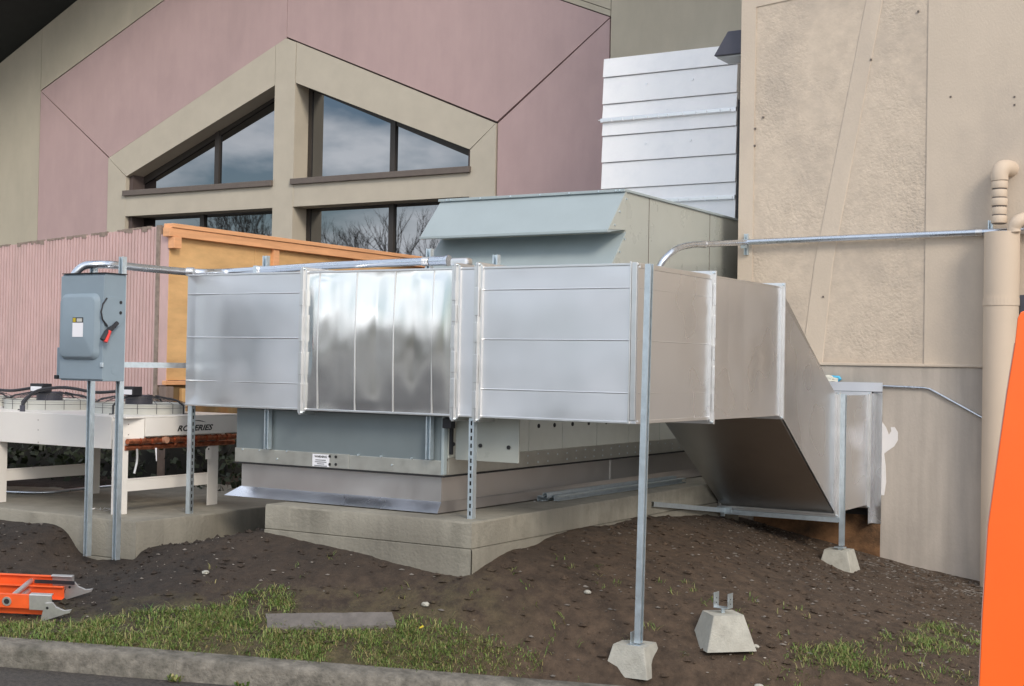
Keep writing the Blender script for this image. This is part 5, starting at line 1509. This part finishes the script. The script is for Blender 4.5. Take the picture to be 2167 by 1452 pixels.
for i in range(NB + 1):
    for j in range(5):
        q = bo_.v[i * 5 + j]
        bo_.v.append((q[0], q[1], q[2] - 0.035))
for i in range(NB):
    for j in range(4):
        a = i * 5 + j
        bo_.f.append((a, a + 5, a + 6, a + 1)); bo_.f.append((nv + a, nv + a + 1, nv + a + 6, nv + a + 5))
    bo_.f.append((i * 5, nv + i * 5, nv + i * 5 + 5, i * 5 + 5)); bo_.f.append((i * 5 + 4, i * 5 + 9, nv + i * 5 + 9, nv + i * 5 + 4))
bo_.f.append(tuple([0, 1, 2, 3, 4] + [nv + 4, nv + 3, nv + 2, nv + 1, nv + 0]))
e_ = NB * 5
bo_.f.append(tuple([e_, nv + e_, nv + e_ + 1, nv + e_ + 2, nv + e_ + 3, nv + e_ + 4, e_ + 4, e_ + 3, e_ + 2, e_ + 1]))
tag(mk('weathered_board', bo_, M['board']), 'grey weathered board lying flat at the edge of the grass', 'board')

# yellow peel
q = (-5.000, 7.178, 0.205)
tag(mk('fruit_peel', B().prism([(q[0] - 0.015, q[1], q[2] + 0.02), (q[0], q[1] - 0.012, q[2] + 0.022), (q[0] + 0.018, q[1] + 0.004, q[2] + 0.03), (q[0] + 0.004, q[1] + 0.012, q[2] + 0.034)], (0, 0.004, 0.006)), M['yellow']), 'tiny yellow scrap in the grass right of the weathered board', 'litter')

# ------------------------------------------------------------------ orange boom at the right edge
D0 = 5.6
pa_ = [(-1.282, 5.804, 0.344), (-1.271, 5.806, 0.629), (-1.262, 5.806, 0.928), (-1.245, 5.809, 1.282), (-1.207, 5.825, 1.614), (-1.181, 5.837, 1.840), (-1.156, 5.849, 2.029), (-1.147, 5.852, 2.133), (-1.137, 5.858, 2.155), (-1.121, 5.868, 2.163), (-1.022, 5.927, 2.178), (-0.976, 5.990, 0.351)]
fwd = Vector((-0.519, 0.854, 0)).normalized()
boom = thing('lift_boom', (pa_[0][0], pa_[0][1], -0.4), 'bright orange painted machine boom rising at the right frame edge', 'machine arm')
bot = g1(pa_[0][0], pa_[0][1])
plist = [Vector(p) for p in pa_]
fwd = Vector((plist[4].x, plist[4].y, 0)).normalized()
mk('arm', B().prism([tuple(p) for p in plist], fwd * 0.16), M['orange'], boom, bevel=0.004)
for i0 in range(6):
    mk('edge_strip', B().prism([tuple(plist[i0] - fwd * 0.004), tuple(plist[i0 + 1] - fwd * 0.004), tuple(plist[i0 + 1] - fwd * 0.004 + Vector((-0.003, -0.0018, 0))), tuple(plist[i0] - fwd * 0.004 + Vector((-0.003, -0.0018, 0)))], fwd * 0.10), M['edge'], boom)
zmin = min(p.z for p in plist)
basec = (plist[0] + plist[-1]) / 2
rz = float(kerb_z(((basec.x - K0[0]) * KT[0] + (basec.y - K0[1]) * KT[1]))) - 0.135 - 0.01 * 3
rgt = Vector((0.855, 0.519, 0))
mk('outrigger_foot', B().obox(Vector((basec.x, basec.y, rz + 0.001)), rgt, fwd, Z3, -0.30, 0.30, -0.12, 0.30, 0.0, 0.05), M['black'], boom, bevel=0.01)
mk('arm_base', B().obox(Vector((basec.x, basec.y, rz + 0.05)), rgt, fwd, Z3, -0.15, 0.17, 0.0, 0.16, 0.0, max(0.05, zmin - rz - 0.04)), M['orange'], boom, bevel=0.01)

# ------------------------------------------------------------------ grass
def inpoly(x, y, P):
    c = False; j = len(P) - 1
    for i in range(len(P)):
        if (P[i][1] > y) != (P[j][1] > y) and x < (P[j][0] - P[i][0]) * (y - P[i][1]) / (P[j][1] - P[i][1]) + P[i][0]: c = not c
        j = i
    return c
GA = [(-9.2, 4.3), (-8.2, 5.25), (-7.304, 5.817, 0.206), (-6.819, 6.155, 0.210), (-6.664, 6.408, 0.257), (-6.230, 6.733, 0.306), (-6.216, 6.896, 0.363), (-6.035, 7.062, 0.397), (-5.818, 6.930, 0.292), (-5.957, 6.791, 0.266), (-5.849, 6.694, 0.202), (-5.165, 7.126, 0.220), (-5.240, 7.200, 0.286), (-5.018, 7.254, 0.266), (-4.685, 7.298, 0.184), (-4.404, 7.409, 0.126), (-4.187, 7.536, 0.087), (-4.221, 7.391, 0.006), (-4.582, 7.144, 0.032)]
GA = [(p[0], p[1]) for p in GA] + [(-4.9, 6.95), (-6.0, 6.32), (-7.4, 5.50), (-9.4, 4.35)]
GR = [(p[0], p[1]) for p in ((-2.974, 8.062, 0.005), (-3.163, 8.151, 0.081), (-3.103, 8.402, 0.129), (-2.760, 8.872, 0.124), (-2.627, 9.274, 0.128), (-2.498, 10.422, 0.084), (-2.216, 10.219, 0.044), (-1.985, 9.236, -0.019), (-1.926, 8.969, -0.058))]
def blades(b, x, y, n, hmin, hmax, spread=0.02):
    for k in range(n):
        px_ = x + random.gauss(0, spread); py_ = y + random.gauss(0, spread)
        z = g1f(px_, py_) - 0.004
        h = random.uniform(hmin, hmax)
        a = random.uniform(0, 2 * math.pi)
        lean = random.uniform(0.3, 2.2) * h
        w = random.uniform(0.0014, 0.0034)
        dxx, dyy = math.cos(a), math.sin(a)
        sx_, sy_ = -dyy * w, dxx * w
        n_ = len(b.v)
        m1 = (px_ + dxx * lean * 0.35, py_ + dyy * lean * 0.35, z + h * 0.62)
        tip = (px_ + dxx * lean, py_ + dyy * lean, z + h * random.uniform(0.6, 1.0))
        b.v += [(px_ - sx_, py_ - sy_, z), (px_ + sx_, py_ + sy_, z), (m1[0] + sx_ * 0.8, m1[1] + sy_ * 0.8, m1[2]), (m1[0] - sx_ * 0.8, m1[1] - sy_ * 0.8, m1[2]), tip]
        b.f += [(n_, n_ + 1, n_ + 2, n_ + 3), (n_ + 3, n_ + 2, n_ + 4)]
# cheap cached ground height
_gx = np.arange(-10.0, -1.0, 0.05); _gy = np.arange(4.0, 13.0, 0.05)
_GX, _GY = np.meshgrid(_gx, _gy)
_gzv = np.concatenate([gz(_GX.ravel()[i:i + 20000], _GY.ravel()[i:i + 20000]) for i in range(0, _GX.size, 20000)]).reshape(_GX.shape)
def g1f(x, y):
    i = min(max((x + 10.0) / 0.05, 0), len(_gx) - 1.001); j = min(max((y - 4.0) / 0.05, 0), len(_gy) - 1.001)
    i0, j0 = int(i), int(j); fx, fy_ = i - i0, j - j0
    return float((_gzv[j0, i0] * (1 - fx) + _gzv[j0, i0 + 1] * fx) * (1 - fy_) + (_gzv[j0 + 1, i0] * (1 - fx) + _gzv[j0 + 1, i0 + 1] * fx) * fy_) + soil_noise(x, y)
gr = B()
cnt = 0
for k in range(60000):
    x = random.uniform(-9.3, -3.9); y = random.uniform(4.4, 8.0)
    s = (x - K0[0]) * KN[0] + (y - K0[1]) * KN[1]
    if s < 0.012: continue
    if not inpoly(x, y, GA): continue
    d = 1.3 * noise.noise(Vector((x * 2.3, y * 2.3, 0))) + 0.9 * noise.noise(Vector((x * 7, y * 7, 4)))
    t_ = (x - K0[0]) * KT[0]
    fade = 1.0 - min(1.0, max(0.0, (t_ - 0.1) / 1.3)) * 0.45
    if random.random() > (0.72 + d * 1.2) * fade: continue
    blades(gr, x, y, 6, 0.008, 0.030 + 0.05 * random.random() ** 3, 0.026)
for k in range(16000):
    x = random.uniform(-4.2, -1.5); y = random.uniform(7.6, 10.2)
    if not inpoly(x, y, GR): continue
    d = noise.noise(Vector((x * 2.6, y * 2.6, 9))) + 0.5 * noise.noise(Vector((x * 8, y * 8, 4)))
    if random.random() > 0.14 + d * 1.5: continue
    blades(gr, x, y, 5, 0.008, 0.030 + 0.045 * random.random() ** 3, 0.026)
# stray tufts, and weeds at the foot of the kerb
for k in range(240):
    q = (random.uniform(-7.0, -2.0), random.uniform(6.8, 9.6))
    s = (q[0] - K0[0]) * KN[0] + (q[1] - K0[1]) * KN[1]
    if 0.02 < s < 1.1: blades(gr, q[0], q[1], random.randint(3, 9), 0.015, 0.045, 0.018)
struct('grass', gr, M['grass'], kind='stuff', keepnormals=True)
wd = B()
for tq in (-2.35, -2.3, -1.98, -0.62, -0.6, -0.2, 0.9, 0.95, -2.9, -2.85, 0.35):
    for k in range(14):
        t = tq + random.uniform(-0.04, 0.04)
        base = Vector(kp(t, -0.20 + random.uniform(-0.02, 0.0), float(kerb_z(t)) - 0.138))
        d = Vector((random.uniform(-1, 1), random.uniform(-1, 0.3), random.uniform(0.3, 1.2))).normalized()
        sdv = d.cross(Z3).normalized() * 0.009
        c = base + d * random.uniform(0.02, 0.05)
        wd.quad(base, c + sdv, c + d * 0.012, c - sdv)
struct('kerb_weeds', wd, M['grass'], kind='stuff', keepnormals=True)

# ------------------------------------------------------------------ pebbles, chips, clods
def rock(b, c, r, fl=0.6):
    n = len(b.v)
    a0 = random.uniform(0, 6.28)
    ring = []
    st = random.uniform(0.8, 1.7)
    for k in range(6):
        a = a0 + k * math.pi / 3
        rr = r * random.uniform(0.75, 1.15)
        ring.append((c[0] + math.cos(a) * rr * st, c[1] + math.sin(a) * rr, c[2] + r * fl * random.uniform(0.0, 0.5)))
    b.v += ring + [(c[0], c[1], c[2] + r * fl * 1.1), (c[0], c[1], c[2] - r * 0.4)]
    for k in range(6):
        q = (k + 1) % 6
        b.f += [(n + k, n + q, n + 6), (n + q, n + k, n + 7)]
def onground(x, y):
    if (XL0 < x < XP + 0.02 and y > YF - 0.02) or (x < XL1 + 0.02 and y > YL - 0.02) or y > 12.85: return False
    s = (x - K0[0]) * KN[0] + (y - K0[1]) * KN[1]
    return s > 0.05
def scatter(name, n, rmin, rmax, m, area, fl=0.6, kind='stuff', bias=None):
    b = B(); c = 0; tries = 0
    while c < n and tries < n * 12:
        tries += 1
        x = random.uniform(area[0], area[1]); y = random.uniform(area[2], area[3])
        if not onground(x, y): continue
        if bias and random.random() > bias(x, y): continue
        r = rmin + (rmax - rmin) * random.random() ** 3
        rock(b, (x, y, g1f(x, y) - r * 0.25), r, fl * random.uniform(0.6, 1.4)); c += 1
    return struct(name, b, m, kind=kind, keepnormals=False)
wallb = lambda x, y: min(1.0, 0.18 + max(0.0, 1 - abs(y - 11.6 + (x + 3) * 0.4) / 1.8) * 0.9)
wallb2 = lambda x, y: 1.0 if x > -4.5 else 0.45
scatter('gravel', 1700, 0.003, 0.018, M['stone'], (-9.0, -1.6, 5.0, 12.8), bias=wallb2)
scatter('pale_chips', 1000, 0.0025, 0.011, M['chip'], (-9.0, -1.6, 5.0, 12.8), fl=0.35, bias=wallb)
scatter('soil_clods', 3600, 0.003, 0.030, M['soil'], (-9.0, -1.6, 5.0, 12.8), fl=0.9)
# leaf litter banked along the foot of the beige wall
scatter('leaf_litter', 900, 0.006, 0.022, M['stone'], (-3.75, -2.2, 12.1, 12.85), fl=0.3)
def stone(q, r, lab):
    q = Vector(q); bm = bmesh.new()
    bmesh.ops.create_icosphere(bm, subdivisions=2, radius=r)
    b = B()
    for v in bm.verts:
        p = v.co * (1 + 0.35 * noise.noise(v.co * (2.0 / r) + q))
        b.v.append((q.x + p.x * 1.2, q.y + p.y, g1f(q.x, q.y) + 0.3 * r + p.z * 0.65))
    b.f = [tuple(v.index for v in f.verts) for f in bm.faces]
    bm.free()
    tag(mk('stone', b, M['pier'], smooth=True), lab, 'stone', 'loose stones on the soil')
stone((-3.067, 8.042, 0.020), 0.028, 'fist sized pale stone at the bottom edge, right of the front pier block')
stone((-4.280, 8.061, 0.397), 0.022, 'small tan stone on the brown soil left of the tall front post')
stone((-3.196, 8.313, 0.132), 0.020, 'small stone touching the right corner of the empty pier block')
stone((-5.085, 7.348, 0.345), 0.024, 'flat pale stone on the dark soil above the right end of the board')
stone((-6.640, 6.961, 0.440), 0.022, 'pale flat stone on the dark soil below the lower pad')

# ------------------------------------------------------------------ bare trees across the road (mirrored in the windows)
def tree(loc, H_, seed, label):
    random.seed(seed)
    t = thing('bare_tree', loc, label, 'tree', 'bare trees across the road')
    tr_, cr = B(), B()
    def grow(p, d, l, r, lev):
        e = p + d * l
        (tr_ if lev < 2 else cr).tube([p, p.lerp(e, 0.5) + Vector((random.uniform(-1, 1), random.uniform(-1, 1), 0)) * l * 0.05, e], [r, r * 0.85, r * 0.68], 5 if lev < 3 else 3, cap=False)
        if lev >= 6: return
        for k in range(3 if lev < 5 else 4):
            nd = (d + Vector((random.uniform(-1, 1), random.uniform(-1, 1), random.uniform(-0.15, 0.8))) * 0.62).normalized()
            grow(p + d * l * random.uniform(0.6, 1.0), nd, l * random.uniform(0.62, 0.82), r * 0.58, lev + 1)
    grow(Vector(loc), Z3.copy(), H_ * 0.26, H_ * 0.013, 0)
    mk('trunk', tr_, M['bark'], t, keepnormals=True)
    mk('crown', cr, M['bark'], t, keepnormals=True)
tree((-42.5, -13, -0.8), 14.5, 3, 'bare tree across the road mirrored in the left windows')
tree((-47.5, -15, -0.8), 12.0, 5, 'lower bare tree across the road at the left end of the row')
tree((-36.0, -14, -0.8), 11.0, 11, 'bare tree across the road, second from the right of the row')
tree((-33.0, -13, -0.8), 12.0, 8, 'bare tree across the road mirrored low in the right windows')
tree((-30.5, -13, -0.8), 11.5, 14, 'bare tree across the road at the right end of the row')
